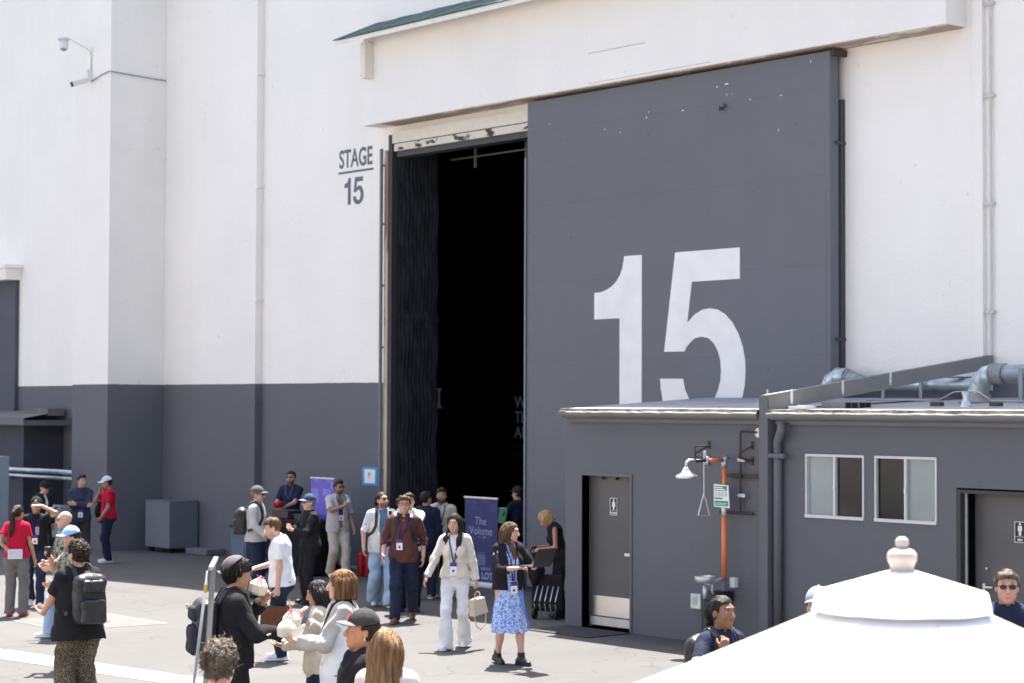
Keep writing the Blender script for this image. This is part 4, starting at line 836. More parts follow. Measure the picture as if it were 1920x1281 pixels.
class Person:
    """local frame: x = the person's right, y = forwards, z = up; drawn 1.75 tall, then scaled"""
    def __init__(s, label, foot, h, face, fem=False, fat=1.0, lean=0, side=0, head=(0, 0, 0), arms=None, feet=None, hipdrop=0.0, skin='light', lod=.0078, seed=0):
        s.fem, s.fat, s.seed, s.h, s.lod = fem, fat, seed, h, lod
        th = R(face); fw = Vector((-_f0.x * math.cos(th) + _r0.x * math.sin(th), -_f0.y * math.cos(th) + _r0.y * math.sin(th)))
        s.root = empty('person', (foot.x, foot.y, 0), label, 'person', None, math.atan2(fw.y, fw.x) - math.pi / 2); s.root.scale = (h / 1.75,) * 3
        s.M = Matrix.Translation((foot.x, foot.y, 0)) @ Matrix.Rotation(s.root.rotation_euler[2], 4, 'Z') @ Matrix.Scale(h / 1.75, 4)
        s.RL = rotx(-R(lean)) @ roty(R(side)); s.piv = A3((0, 0, .95 - hipdrop)); T = s.T = lambda p: s.piv + s.RL @ (A3(p) - A3((0, 0, .95)))
        sw = .152 if fem else .172
        s.sh = {sd: T((sg * sw, -.005, 1.415)) for sd, sg in (('R', 1), ('L', -1))}
        s.neck = T((0, -.012, 1.47)); hy, hp, hr = head
        s.HR = s.RL @ rotz(R(-hy)) @ rotx(-R(hp)) @ roty(R(hr)); s.H = lambda p: s.neck + s.HR @ (A3(p) - A3((0, -.012, 1.47)))
        arms = arms or {}; s.arm = {}
        for sd, sg in (('R', 1), ('L', -1)):
            a = arms.get(sd, {}); wr = a.get('w', (sg * .255, .03, .875)); hint = a.get('hint', (sg * .35, -1, -.1))
            e, wp = ik(s.sh[sd], A3(wr) - A3((0, 0, hipdrop)) if 'w' not in a else wr, .285, .25, hint)
            d = unit(a.get('d', wp - e)); n = A3(a.get('n', (-sg, .25, 0))); n = unit(n - d * (n @ d)); s.arm[sd] = dict(e=e, w=wp, d=d, n=n, c=a.get('c', .38), sg=sg, th=a.get('th', .45))
        feet = feet or {}; s.leg = {}
        hw = .092 if not fem else .088
        for sd, sg in (('R', 1), ('L', -1)):
            f = feet.get(sd, (sg * .105, 0, 0)); ang = f[3] if len(f) > 3 else sg * 8; pit = f[4] if len(f) > 4 else 0
            hp_ = A3((sg * hw, 0, .93 - hipdrop)); an = A3((f[0], f[1], f[2] + .085)); kn, an = ik(hp_, an, .43, .425, (sg * .12, 1, 0))
            td = A3((math.sin(R(ang)), math.cos(R(ang)), 0)); td = unit(td * math.cos(R(pit)) - A3((0, 0, math.sin(R(pit))))); s.leg[sd] = dict(h=hp_, k=kn, a=an, t=td, sg=sg)
        s.skin = SKINS[skin] if isinstance(skin, str) else skin; s.outer = []; s.hull = None
        pts = [s.H((0, 0, 1.78)), s.H((0, .15, 1.6)), s.H((0, -.15, 1.6))] + [s.arm[k][q] for k in 'RL' for q in 'ew'] + [s.arm[k]['w'] + s.arm[k]['d'] * .2 for k in 'RL'] + [s.leg[k][q] for k in 'RL' for q in 'hka'] + [s.leg[k]['a'] + s.leg[k]['t'] * .2 for k in 'RL'] + list(s.sh.values()) + [s.T((0, .16, 1.2)), s.T((0, -.16, 1.2)), s.T((.2, 0, 1)), s.T((-.2, 0, 1))]
        s.lo, s.hi = np.min(pts, 0) - .09, np.max(pts, 0) + .09; s.lo[2] = max(s.lo[2], -.03)
    # ---- shared primitives
    def torso(s, v, e=0.0, k=.06, low=True, yf=1.0, hip=.0, nk=1.50):
        T, M, f = s.T, s.RL, s.fat; fm = s.fem
        v.ell(T((0, -.005, 1.285)), ((.138 if fm else .160) * f + e, (.105 if fm else .118) * f * yf + e, .19 + e), k, M=M)
        v.ell(T((0, .0, 1.09)), ((.118 if fm else .142) * f + e, (.092 if fm else .108) * f * yf + e, .17 + e), k, M=M)
        if low: v.ell(T((0, -.008, .94)), ((.160 if fm else .158) * f + e + hip, (.122 if fm else .118) * f * yf + e + hip, .14 + e + hip), k, M=M)
        sw = .112 if fm else .130
        v.cap(T((-sw, -.008, 1.418)), T((sw, -.008, 1.418)), .052 + e, .052 + e, k); v.cap(T((0, -.02, 1.40)), T((0, -.015, nk)), .085 + e * .7, .05 + e * .5 + (1.50 - nk) * .35, k)
        if fm:
            for x in (-.068, .068): v.ell(T((x, .075, 1.27)), (.062 + e, .055 + e, .06 + e), .04, M=M)
    def armp(s, v, sd, e0, e1, frac=1.0, k=.03, cuff=True):
        """upper arm + forearm, cut flat at a fraction of the whole arm's length"""
        a = s.arm[sd]; f = .9 if s.fem else 1.0; S, E, W = s.sh[sd], a['e'], a['w']; r0, r1, r2 = .047 * f, .038 * f, .027 * f
        if frac <= .53:
            t = frac / .53; P = S + (E - S) * t; n = unit(E - S); v.cap(S, E, r0 + e0, r1 + e1, k, pl=[(n, float(P @ n))])
        else:
            t = (frac - .53) / .47; P = E + (W - E) * t; n = unit(W - E); v.cap(S, E, r0 + e0, r1 + (e0 + e1) / 2, k); v.cap(E, W, r1 + (e0 + e1) / 2, r2 + e1, k, pl=[(n, float(P @ n))])
            if cuff and e1 > .006: v.cap(P - n * .03, P, r1 + (r2 - r1) * t + e1 + .003, r1 + (r2 - r1) * t + e1 + .003, .0, pl=[(n, float(P @ n)), (-n, float(-(P - n * .03) @ n))])
    def headp(s, v, H, M):
        fm = s.fem
        v.ell(H((0, -.012, 1.655)), (.074, .092, .088), .02, M=M); v.ell(H((0, .03, 1.615)), (.062, .064, .085), .03, M=M)
        v.ell(H((0, .035, 1.572)), (.052 if fm else .058, .055, .048), .03, M=M); v.ell(H((0, .073, 1.538)), (.022 if fm else .027, .02, .02), .025, M=M)
        v.cap(H((0, .094, 1.645)), H((0, .113, 1.606)), .008, .0135, .012); v.ell(H((0, .104, 1.600)), (.018, .012, .009), .008, M=M)
        v.cap(H((-.036, .080, 1.668)), H((.036, .080, 1.668)), .011, .011, .014)
        for x in (-.032, .032):
            v.ell(H((x, .098, 1.645)), (.018, .013, .012), .012, op='s', M=M); v.ell(H((x, .081, 1.644)), (.012, .0105, .0095), .003, M=M); v.ell(H((x * 1.35, .068, 1.605)), (.020, .018, .022), .02, M=M)
        v.ell(H((0, .089, 1.571)), (.023, .012, .006), .006, M=M); v.ell(H((0, .090, 1.561)), (.019, .012, .006), .005, M=M)
        for x in (-1, 1): v.ell(H((x * .077, -.004, 1.622)), (.009, .020, .031), .008, M=M)
    def hand(s, v, sd):
        a = s.arm[sd]; W, d, n, c = a['w'], a['d'], a['n'], a['c']; f = .92 if s.fem else 1.0
        th = np.cross(d, n) * a['sg']; Mh = np.stack([d, th, n], 1)
        v.ell(W + d * .048 * f, (.050 * f, .040 * f, .017 * f), .012, M=Mh); v.cap(W - d * .02, W + d * .03, .025 * f, .026 * f, .015, flat=(n, 1.4))
        for i, (off, ln) in enumerate(((.029, .072), (.010, .082), (-.010, .076), (-.028, .060))):
            b = W + d * .083 * f + th * off * f; c1 = c * (.8 + .08 * i); d1 = d * math.cos(c1) + n * math.sin(c1); d2 = d * math.cos(2.1 * c1) + n * math.sin(2.1 * c1); d3 = d * math.cos(2.9 * c1) + n * math.sin(2.9 * c1)
            sp = th * off * .12; p1 = b + (d1 + sp) * ln * .46 * f; p2 = p1 + d2 * ln * .32 * f; p3 = p2 + d3 * ln * .22 * f
            v.cap(b - d * .02, p1, .0092 * f, .0086 * f, .005); v.cap(p1, p2, .0086 * f, .0078 * f, .003); v.cap(p2, p3, .0078 * f, .0066 * f, .003)
        b = W + d * .022 * f + th * .026 * f; t = a['th']; d1 = unit(d * .75 + th * .75 + n * t); d2 = unit(d * .95 + th * .22 + n * t * 1.5); p1 = b + d1 * .042 * f
        v.cap(b, p1, .0135 * f, .0105 * f, .010); v.cap(p1, p1 + d2 * .036 * f, .0105 * f, .008 * f, .003)
    def body(s, beard=0, brow=(.03, .02, .015), mouth_open=False):
        v = Vol(s.lo, s.hi, s.lod); T = s.T
        s.torso(v, -.008, hip=-.012)
        for sd in 'RL':
            s.armp(v, sd, 0, 0, 1.0, .03); s.hand(v, sd); g = s.leg[sd]
            v.cap(g['h'] + A3((0, -.01, .03)), g['k'], .088 if s.fem else .083, .054, .05); v.cap(g['k'], g['a'], .052, .036, .03); m = g['k'] * .62 + g['a'] * .38
            v.ell(m + A3((0, -.018, 0)), (.048, .05, .11), .03); up = unit(A3((0, 0, 1)) - g['t'] * g['t'][2]); v.cap(g['a'] - g['t'] * .02 - up * .04, g['a'] + g['t'] * .12 - up * .05, .032, .026, .03)
        v.cap(s.neck - s.RL @ A3((0, .0, .04)), s.H((0, .005, 1.575)), .056 if not s.fem else .048, .052 if not s.fem else .045, .02)
        s.headp(v, s.H, s.HR)
        V, Q = v.mesh(); o = np_mesh('body', V, Q, M_SKIN, s.root)
        q = (V - s.neck) @ s.HR + A3((0, -.012, 1.47))
        C = np.tile(A3(s.skin), (len(V), 1)); 
        def paint(c, r, col, soft=.35):
            d = np.sqrt((((np.abs(q[:, 0]) - c[0]) / r[0]) ** 2 + ((q[:, 1] - c[1]) / r[1]) ** 2 + ((q[:, 2] - c[2]) / r[2]) ** 2)); w = np.clip((1 - d) / soft, 0, 1)[:, None]; C[:] = C * (1 - w) + A3(col) * w
        sk = A3(s.skin); paint((.045, .075, 1.60), (.028, .05, .024), sk * A3((1.06, .90, .88)), 1); paint((0, .115, 1.60), (.02, .02, .016), sk * A3((1.06, .9, .88)), 1)
        if beard: 
            w = np.clip((q[:, 1] - .0) / .03, 0, 1) * np.clip((1.592 - q[:, 2] + .25 * np.maximum(0, .05 - q[:, 1])) / .012, 0, 1) * np.clip((q[:, 2] - 1.50) / .012, 0, 1) * beard; C[:] = C * (1 - w[:, None]) + A3(brow) * 1.3 * w[:, None]
        paint((0, .10, 1.566), (.027, .03, .011), sk * A3((.92, .58, .55)) if not s.fem else A3((.45, .13, .12)), .4)
        paint((.032, .09, 1.6445), (.0165, .02, .0085), (.62, .58, .55), .3); paint((.032, .09, 1.645), (.0085, .02, .0085), (.025, .016, .012), .3); paint((.032, .095, 1.654), (.019, .02, .0045), A3(brow) * .6, .5)
        paint((.034, .09, 1.673), (.026, .03, .0065), brow, .4)
        at = o.data.color_attributes.new('Col', 'FLOAT_COLOR', 'POINT'); at.data.foreach_set('color', np.concatenate([C, np.ones((len(V), 1))], 1).astype(np.float32).ravel()); s.bodyobj = o; return o
    # ---- clothing
    def cloth(s, name, v, m, amp=.006, f=1.0, outer=True, solid=True, vert=.45):
        if amp: v.disp(fold(s.seed * 13 + len(name), amp, f, vert))
        V, Q = v.mesh(); o = np_mesh(name, V, Q, m, s.root)
        if outer: s.outer.append((V, Q))
        return o
    def vol(s, h=None, pad=.1): return Vol(s.lo - pad, s.hi + pad, h or s.lod * 1.15)
    def hem(s, v, z, tilt=0.0):
        n = s.RL @ A3((0, tilt, -1.0)); v.half(n, float(n @ s.T((0, 0, z))))
    def shirt(s, m, e=.018, sleeve=.45, hem=.90, name='shirt', collar=None, open_front=0.0, vneck=0.0, amp=.007, cut_neck=True, collar_mat=None, loose=0.0, yf=1.0, cuff=True):
        v = s.vol(); s.torso(v, e, .07, hem < 1.06, yf, hip=.020, nk=1.455)
        if loose:   # hangs straight from the chest
            v.cap(s.T((0, 0, 1.25)), s.T((0, .0, hem - .02)), .13 * s.fat + e, .128 * s.fat + e + loose, .05, flat=(s.RL @ A3((0, 1, 0)), 1.28)); 
            v.cap(s.T((.07, 0, 1.25)), s.T((.075, 0, hem - .02)), .09 * s.fat + e, .09 * s.fat + e + loose, .05); v.cap(s.T((-.07, 0, 1.25)), s.T((-.075, 0, hem - .02)), .09 * s.fat + e, .09 * s.fat + e + loose, .05)
        s.hem(v, hem)
        for sd in 'RL':
            if sleeve > 0: s.armp(v, sd, e * .7 + .002, e * (.9 if sleeve < .5 else .5) + .005, sleeve, .03, cuff)
        T = s.T
        if open_front:
            ow, otop, obot = open_front if isinstance(open_front, tuple) else (open_front, open_front, open_front)
            v.cap(T((0, .30, 1.52)), T((0, .30, hem - .1)), .20 + otop, .20 + obot, .01, op='s', flat=(s.RL @ A3((0, 1, 0)), 1.0)) if False else v.rbox(T((0, .22, (1.50 + hem) / 2)), (ow, .20, (1.6 - hem) / 2 + .15), .02, .01, 's', s.RL)
        if vneck: v.cap(T((0, .115, 1.50)), T((0, .15, 1.43 - vneck)), .070, .022, .008, op='s')
        if cut_neck: v.cap(T((0, -.012, 1.487)), T((0, .02, 1.60)), .062, .12, .008, op='s')
        o = s.cloth(name, v, m, amp)
        if collar:
            w = s.vol(s.lod); ring = []
            w.cap(T((0, -.014, 1.455)), T((0, -.004, 1.50)), .070, .064, .0); w.cap(T((0, -.014, 1.40)), T((0, .0, 1.60)), .053, .060, .004, op='s')
            w.half(s.RL @ A3((0, -.12, 1)), float(s.RL @ A3((0, -.12, 1)) @ T((0, 0, 1.507)))); w.half(-(s.RL @ A3((0, -.25, 1))), float(-(s.RL @ A3((0, -.25, 1)) @ T((0, 0, 1.462)))))
            w.rbox(T((0, .08, 1.49)), (.016, .05, .05), .006, .004, 's', s.RL)
            for x in (-.045, .045): w.rbox(T((x, .062, 1.455)), (.026, .007, .028), .006, .004, 'u', s.RL @ rotz(-x * 9) @ rotx(.5))
            s.cloth('collar', w, collar_mat or m, 0, outer=False)
        return o
    def trousers(s, m, e=.018, flare=.012, hem=.05, top=.95, amp=.007, shorts=None):
        v = s.vol(); pv = s.piv - A3((0, 0, .95)); f = s.fat
        v.ell(pv + A3((0, -.005, .955)), ((.156) * f + e, .116 * f + e, .12 + e), .05); v.ell(pv + A3((0, -.02, .90)), (.15 * f + e, .115 * f + e, .09), .04)
        for sd in 'RL':
            g = s.leg[sd]; hemp = g['k'] + (g['a'] - g['k']) * 1.0 + unit(g['a'] - g['k']) * (.085 - hem); n = unit(g['a'] - g['k'])
            v.cap(g['h'] + A3((0, -.008, .02)), g['k'], .086 + e * .9, .056 + e, .035)
            v.cap(g['k'], hemp, .056 + e, .040 + e * .8 + flare, .03, pl=[(n, float(n @ hemp))])
        n = s.RL @ A3((0, 0, 1)); v.half(n, float(n @ s.T((0, 0, top)))); return s.cloth('trousers', v, m, amp, .9, outer=False, vert=.7)
    def shoes(s, m, sole=None, boot=0.0, big=1.0):
        for sd in 'RL':
            g = s.leg[sd]; a, t = g['a'], g['t']; lo = a - A3((.2, .2, .13)); hi = a + A3((.2, .2, .22)); up = unit(A3((0, 0, 1)) - t * t[2]); sdv_ = np.cross(t, up)
            v = Vol(lo, hi, min(s.lod, .0075)); b = a - up * .078
            v.cap(b - t * .05 + up * .04, b + t * .02 + up * .06, .042 * big, .042 * big, .02); v.cap(b + t * .02 + up * .045, b + t * .155 + up * .026, .043 * big, .034 * big, .02, flat=(up, 1.1))
            if boot: v.cap(a - up * .04, a + up * boot, .045, .046, .02, pl=[(up, float(up @ (a + up * boot)))])
            v.half(-up, float(-(up @ b) - .006)); V, Q = v.mesh(); o = np_mesh('shoe', V, Q, m, s.root)
            w = Vol(lo, hi, min(s.lod, .0075)); w.cap(b - t * .05 + up * .012, b + t * .155 + up * .012, .047 * big, .040 * big, .0); w.half(up, float(up @ b) + .022); w.half(-up, float(-(up @ b) + .0)); V, Q = w.mesh(); np_mesh('sole', V, Q, sole or m, o)
    def hairdo(s, style, col, cap=False, seed=0, **kw):
        m = hair_mat(col, *HAIRS[col]); I = np.eye(3); hd = min(s.lod, .0075); lo, hi = A3((-.24, -.27, 1.02)), A3((.24, .22, 1.84)); 
        if style in ('short', 'crop', 'curly', 'mop', 'swept'): lo[2] = 1.46
        v = Vol(lo, hi, hd); e = {'crop': .006, 'short': .011, 'swept': .012, 'curly': .022, 'mop': .022, 'bob': .016, 'ponytail': .009, 'bun': .008, 'braid': .006}.get(style, .010)
        if cap: e = min(e, .010)
        X, Y, Z = v.ax[0][:, None, None], v.ax[1][None, :, None], v.ax[2][None, None, :]; zo = X * 0 + Y * 0 + Z * 0
        def hairline(drop=0.0, ears=True):
            """clear the face: the front edge of the hair climbs from the ear over the temple to the forehead"""
            y0 = .002 + np.clip((Z - 1.615) / .03, 0, 1) * .026 + np.clip((Z - 1.690 + drop + .10 * np.maximum(0, np.abs(X) - .03)) / .035, 0, 1) * .11
            v.D = np.maximum(v.D, (Y - y0 + zo).astype(np.float32))
            if ears: ear = np.sqrt((np.abs(X) - .086) ** 2 + (Y + .002) ** 2 * .9 + (Z - 1.617) ** 2 * .7) - .032; v.D = np.maximum(v.D, -ear.astype(np.float32))
        v.ell((0, -.014, 1.657), (.075 + e, .093 + e, .089 + e), .01)
        top = kw.get('top', 0)
        if style in ('short', 'swept', 'curly', 'mop') and not cap: v.ell((0, .02, 1.715 + top), (.058 + e * .6, .066, .030 + e), .03)
        if style == 'swept' and not cap: v.ell((.02, .050, 1.738), (.05, .042, .024), .02)
        if style in ('short', 'crop', 'curly', 'mop', 'swept'):
            zb = kw.get('nape', 1.585)
            for sx in (-1, 1): v.cap((sx * .074, .012, 1.66), (sx * .073, .016, 1.612 if style != 'mop' else 1.595), .010 + e * .4, .006, .012)
            hairline(.022 if style == 'mop' else .006 if style == 'curly' else 0, style != 'mop')
            v.D = np.maximum(v.D, (zb - Z + zo - np.clip((Y + .04) * -.35, 0, .03)).astype(np.float32))
        elif style == 'bob':
            for k in range(13):
                a = R(-118 + 236 * k / 12); x, y = math.sin(a) * .083, -math.cos(a) * .085 - .012; v.cap((x, y, 1.66), (x * 1.12, y * 1.1, 1.535), .030, .022, .02)
            v.ell((0, .105, 1.612), (.058, .082, .092), .02, op='s')
            v.half((0, 0, -1), -1.525)
        elif style in ('long', 'straight'):
            ln = kw.get('len', 1.22); wd = kw.get('w', .10); fr = kw.get('front', True)
            v.ell((0, -.03, 1.63), (.086, .085, .10), .03)
            v.cap((0, -.065, 1.60), (0, -.105, ln), .085, wd * .62, .05, flat=((0, 1, 0), 1.5)); 
            for sx in (-1, 1):
                v.cap((sx * .062, -.06, 1.62), (sx * .085, -.095, ln + .04), .05, .035, .04)
                v.cap((sx * .070, -.008, 1.68), (sx * .080, -.008, 1.55), .016, .020, .03)
                if fr: v.cap((sx * .080, .0, 1.55), (sx * .088, .085, 1.44), .024, .032, .03); v.cap((sx * .088, .088, 1.44), (sx * .078, .130, ln + .06), .034, .022, .03, flat=((0, 1, 0), 1.3))
            v.ell((0, .112, 1.620), (.068, .090, .100), .012, op='s')
        elif style in ('ponytail', 'bun', 'braid'):
            hairline(-.004); v.half((0, .45, -1), -1.585)
            v.cap((0, -.10, 1.66), (0, -.135, 1.60), .035, .042, .02)
            if style == 'ponytail': v.cap((0, -.135, 1.60), (0.01, -.15, 1.36), .045, .045, .03, flat=((0, 1, 0), 1.3)); v.cap((0.01, -.15, 1.36), (0, -.15, 1.24), .044, .015, .03)
            if style == 'braid':
                for k in range(7): v.ell((0.012 * (-1) ** k, -.125 - .004 * k, 1.58 - .045 * k), (.026, .022, .03), .01)
        am = {'curly': .008, 'mop': .011, 'crop': .0015, 'long': .007, 'straight': .008, 'bob': .007, 'swept': .006}.get(style, .004); ph = np.random.default_rng(seed + 5).uniform(0, 6, 6)
        def dis(X, Y, Z):
            an = np.arctan2(X, Y + .012)
            if style in ('curly',): return am * (np.sin(150 * X + ph[0] + 3 * np.sin(90 * Z)) * np.sin(140 * Y + ph[1] + 2 * np.sin(80 * X)) + .6 * np.sin(170 * Z + 3 * np.sin(100 * X) + ph[2]) + .5 * np.sin(60 * X + 50 * Y + ph[3]))
            if style in ('long', 'straight', 'bob', 'mop'): return am * (np.sin(19 * an + 8 * Z + ph[0]) * .7 + np.sin(37 * an - 13 * Z + ph[1]) * .5 + .5 * np.sin(24 * X + 30 * Z + ph[2]))
            return am * (np.sin(75 * X + 40 * Y + ph[0]) + .6 * np.sin(120 * X - 50 * Z + ph[1]))
        v.disp(dis)
        if cap: v.half((0, .18, 1), 1.672 + .0)
        V, Q = v.mesh(); V = s.neck + (V - A3((0, -.012, 1.47))) @ s.HR.T
        ns = kw.get('strands', 0 if s.lod > .0085 else 500 if s.lod > .0064 else 1700)
        if ns: V, Q = s.strands(V, Q, style, ns, seed)
        return np_mesh('hair', V, Q, m, s.root)
    def strands(s, V, Q, style, ns, seed):
        """fine locks laid over the hair so its surface and outline break up"""
        rg = np.random.default_rng(seed + 40); tree = BVHTree.FromPolygons([tuple(v) for v in V], [tuple(int(i) for i in q) for q in Q])
        st = rg.choice(len(Q), ns); C = V[Q[st]].mean(1); wd = .0021 if s.lod < .0064 else .0024
        seg = {'short': 3, 'crop': 2, 'curly': 4, 'mop': 5, 'swept': 4}.get(style, 7); step = {'short': .010, 'crop': .007, 'curly': .009, 'mop': .013, 'swept': .012}.get(style, .020)
        nv = len(V); NV = []; NQ = []; down = Vector(s.HR @ A3((0, -.15, -1))); fwd = Vector(s.HR @ A3((0, 1, .1)))
        for c in C:
            p = Vector(c); pts = []; jit = Vector(rg.normal(0, .35 if style not in ('curly',) else 1.0, 3)); lift = abs(rg.normal(0, .003 if seg < 6 else .002)) + (.004 if style == 'curly' else 0); fly = rg.random() < .13
            for k in range(seg + 1):
                h = tree.find_nearest(p)
                if h[0] is None: break
                n = h[1]; p = h[0] + n * (.0012 + lift * (k / seg) * (4 if fly else 1)); pts.append((p.copy(), n.copy()))
                g = down + (fwd * 1.2 if style in ('mop', 'swept', 'short') and n.z > .6 else Vector((0, 0, 0))); d = g - n * g.dot(n)
                if style == 'curly': jit = jit + n.cross(jit) * .7
                d = (d.normalized() if d.length > 1e-4 else Vector((0, 0, 0))) + (jit - n * jit.dot(n)) * (.5 if style != 'curly' else 1.6)
                p = p + d.normalized() * step
            if len(pts) < 3: continue
            k0 = nv + len(NV)
            for i, (q, n) in enumerate(pts):
                t = (pts[min(i + 1, len(pts) - 1)][0] - pts[max(i - 1, 0)][0]).normalized(); b = t.cross(n).normalized() * wd * (1 - .75 * i / len(pts)); NV += [tuple(q - b), tuple(q + b)]
            NQ += [(k0 + 2 * i, k0 + 2 * i + 1, k0 + 2 * i + 3, k0 + 2 * i + 2) for i in range(len(pts) - 1)]
        if not NV: return V, Q
        return np.concatenate([V, np.array(NV)]), np.concatenate([Q, np.array(NQ, int)])
    def cap_hat(s, m, brim_m=None, back=False, kind='cap'):
        v = Vol(A3((-.16, -.24, 1.6)), A3((.16, .26, 1.86)), min(s.lod, .0065)); e = .017 if not back else .026
        v.ell((0, -.008 if not back else -.016, 1.672), (.078 + e, .096 + e, .092 + e), .0); v.disp(lambda X, Y, Z: .0018 * np.sin(6 * np.arctan2(X, Y))); n = unit((0, -.12, -1)) if not back else unit((0, .72, -.7)); v.half(n, float(n @ A3((0, 0, 1.677))) if not back else float(n @ A3((0, .002, 1.765))))
        v.ell((0, -.008, 1.785), (.010, .010, .006), .003)
        V, Q = v.mesh(); V = s.neck + (V - A3((0, -.012, 1.47))) @ s.HR.T; o = np_mesh('cap' if kind == 'cap' else 'hat', V, Q, m, s.root)
        w = Vol(A3((-.22, -.30, 1.6)), A3((.22, .30, 1.75)), min(s.lod, .0055)); sg = -1 if back else 1
        if back: w.ell((0, -.135, 1.628), (.07, .03, .012), .0)
        elif kind == 'cap':
            w.ell((0, sg * .085, 1.679), (.084, .098, .012), .0); w.ell((0, -.006 * sg, 1.68), (.088, .105, .05), .002, op='s'); w.disp(lambda X, Y, Z: np.clip(.0 + X * X * 1.2 + np.maximum(sg * Y - .1, 0) * .12, 0, .03) * 0)
        else: w.ell((0, -.006, 1.683), (.17, .185, .011), .0)
        V, Q = w.mesh(); 
        if kind == 'cap': V[:, 2] -= V[:, 0] ** 2 * 2.6 - .004
        V = s.neck + (V - A3((0, -.012, 1.47))) @ s.HR.T
        if len(V): np_mesh('brim', V, Q, brim_m or m, o)
        return o
    def glasses(s, dark=True):
        mb = MB(); H = s.H; c = []
        for x in (-.033, .033):
            pl = [(x + .025 * math.cos(k * math.pi / 6), 1.642 + .018 * math.sin(k * math.pi / 6)) for k in range(12)]
            if dark: mb.prism(pl, lambda u, v, d: Vector(H((u, .106 - 2.2 * u * u - d, v))), .004)
            else:
                P = [H((u, .106 - 2.2 * u * u, v)) for u, v in pl]; mb.tube(P + [P[0]], .0035, 5)
        mb.tube([H((-.012, .108, 1.648)), H((.012, .108, 1.648))], .003, 5)
        for sx in (-1, 1): mb.tube([H((sx * .058, .098, 1.648)), H((sx * .08, .04, 1.648)), H((sx * .081, -.01, 1.64))], .003, 5)
        mb.build('sunglasses' if dark else 'glasses', M_BLACK if dark else mat('glasses frame', (.03, .022, .02), .35), s.root)
    # ---- things on the clothes
    def bvh(s):
        if s.hull is None:
            V = []; Fq = []; k = 0
            for v, q in s.outer: V += [tuple(p) for p in v]; Fq += [tuple(int(i) + k for i in f) for f in q]; k += len(v)
            s.hull = BVHTree.FromPolygons(V, Fq)
        return s.hull
    def on(s, p, off=.006, frm=None):
        """drop a point onto the clothes from a given side"""
        p = Vector(s.T(p)); f = Vector(s.RL @ A3(frm)) if frm is not None else None
        if f is not None:
            hit = s.bvh().ray_cast(p + f * .5, -f, 1.0)
            if hit[0] is not None: return hit[0] + hit[1] * off, hit[1]
        hit = s.bvh().find_nearest(p); nrm = (p - hit[0]).normalized() if (p - hit[0]).length > 1e-4 else hit[1]
        if nrm.dot(hit[1]) < 0: nrm = hit[1]
        return hit[0] + nrm * off, nrm
    def lanyard(s, z=1.12, card=True, col=(.03, .02, .10), x=.0, cardm=None):
        pts = []; nr = []
        for (px, pz) in ((-.062, 1.49), (-.066, 1.44), (-.055, 1.38), (-.035, 1.30), (x - .008, z + .075), (x + .008, z + .075), (.035, 1.30), (.055, 1.38), (.066, 1.44), (.062, 1.49)):
            p, n = s.on((px, .1, pz), .005, (0, 1, 0)); pts.append(p); nr.append(n)
        o = MB().strip(pts, nr, .016, .003).build('lanyard', fabric('lanyard ' + str(col), col), s.root)
        if card:
            p, n = s.on((x, .1, z), .012, (0, 1, 0)); Mx = Matrix.Translation(p) @ Matrix([[*r_] for r_ in s.RL]).to_4x4()
            MB().box(-.042, .042, -.002, .002, -.075, .02, M=Mx).build('badge', M_SIGNW, s.root); MB().box(-.0425, .0425, -.0025, .0025, .021, .07, M=Mx).box(-.015, .015, .0025, .004, -.05, -.02, M=Mx).build('badge_header', mat('badge purple', (.07, .035, .22), .5), s.root)
    def backpack(s, label, m, m2=None, w=.15, z0=1.02, z1=1.44, d=.085, accents=None, straps=True):
        r = empty('backpack', (0, 0, 0), label, 'backpack'); r.matrix_world = s.M; y = -.125 * s.fat - d
        hit = s.on((0, 0, 1.3), 0, (0, -1, 0))[0]; y = float((s.RL.T @ (A3(hit) - s.piv))[1]) - d + .012
        v = Vol(s.T((0, y, 1.2)) - .42, s.T((0, y, 1.2)) + .42, .009); T = s.T; zc = (z0 + z1) / 2
        v.rbox(T((0, y, zc)), (w, d, (z1 - z0) / 2), .06, M=s.RL); v.ell(T((0, y - .01, z1 - .06)), (w * .95, d * .9, .09), .05, M=s.RL); v.disp(fold(s.seed + 3, .006, 1.2)); V, Q = v.mesh(); np_mesh('bag', V, Q, m, r)
        v = Vol(T((0, y, 1.2)) - .42, T((0, y, 1.2)) + .42, .009); v.rbox(T((0, y - d - .005, z0 + .12)), (w * .82, .045, .115), .04, M=s.RL); v.disp(fold(s.seed + 8, .005, 1.4)); V, Q = v.mesh(); np_mesh('front_pocket', V, Q, m2 or m, r)
        v = Vol(T((0, y, 1.2)) - .42, T((0, y, 1.2)) + .42, .009); v.rbox(T((0, y - d + .0, z1 - .09)), (w * .72, .035, .06), .03, M=s.RL); v.disp(fold(s.seed + 9, .005, 1.4)); V, Q = v.mesh(); np_mesh('top_pocket', V, Q, m2 or m, r)
        mb = MB(); mb.tube([T((-.03, y + d * .5, z1 + .0)), T((-.025, y + d * .5, z1 + .04)), T((.025, y + d * .5, z1 + .04)), T((.03, y + d * .5, z1 + .0))], .007, 6); mb.build('grab_handle', m, r)
        if accents:
            for (x, z, c) in accents: MB().box(-.035, .035, -.004, .004, -.02, .02, bev=.003, M=Matrix.Translation(T((x, y - d - .052, z))) @ Matrix([[*q] for q in s.RL]).to_4x4()).build('patch', mat('patch %.2f' % c[1], c, .5), r)
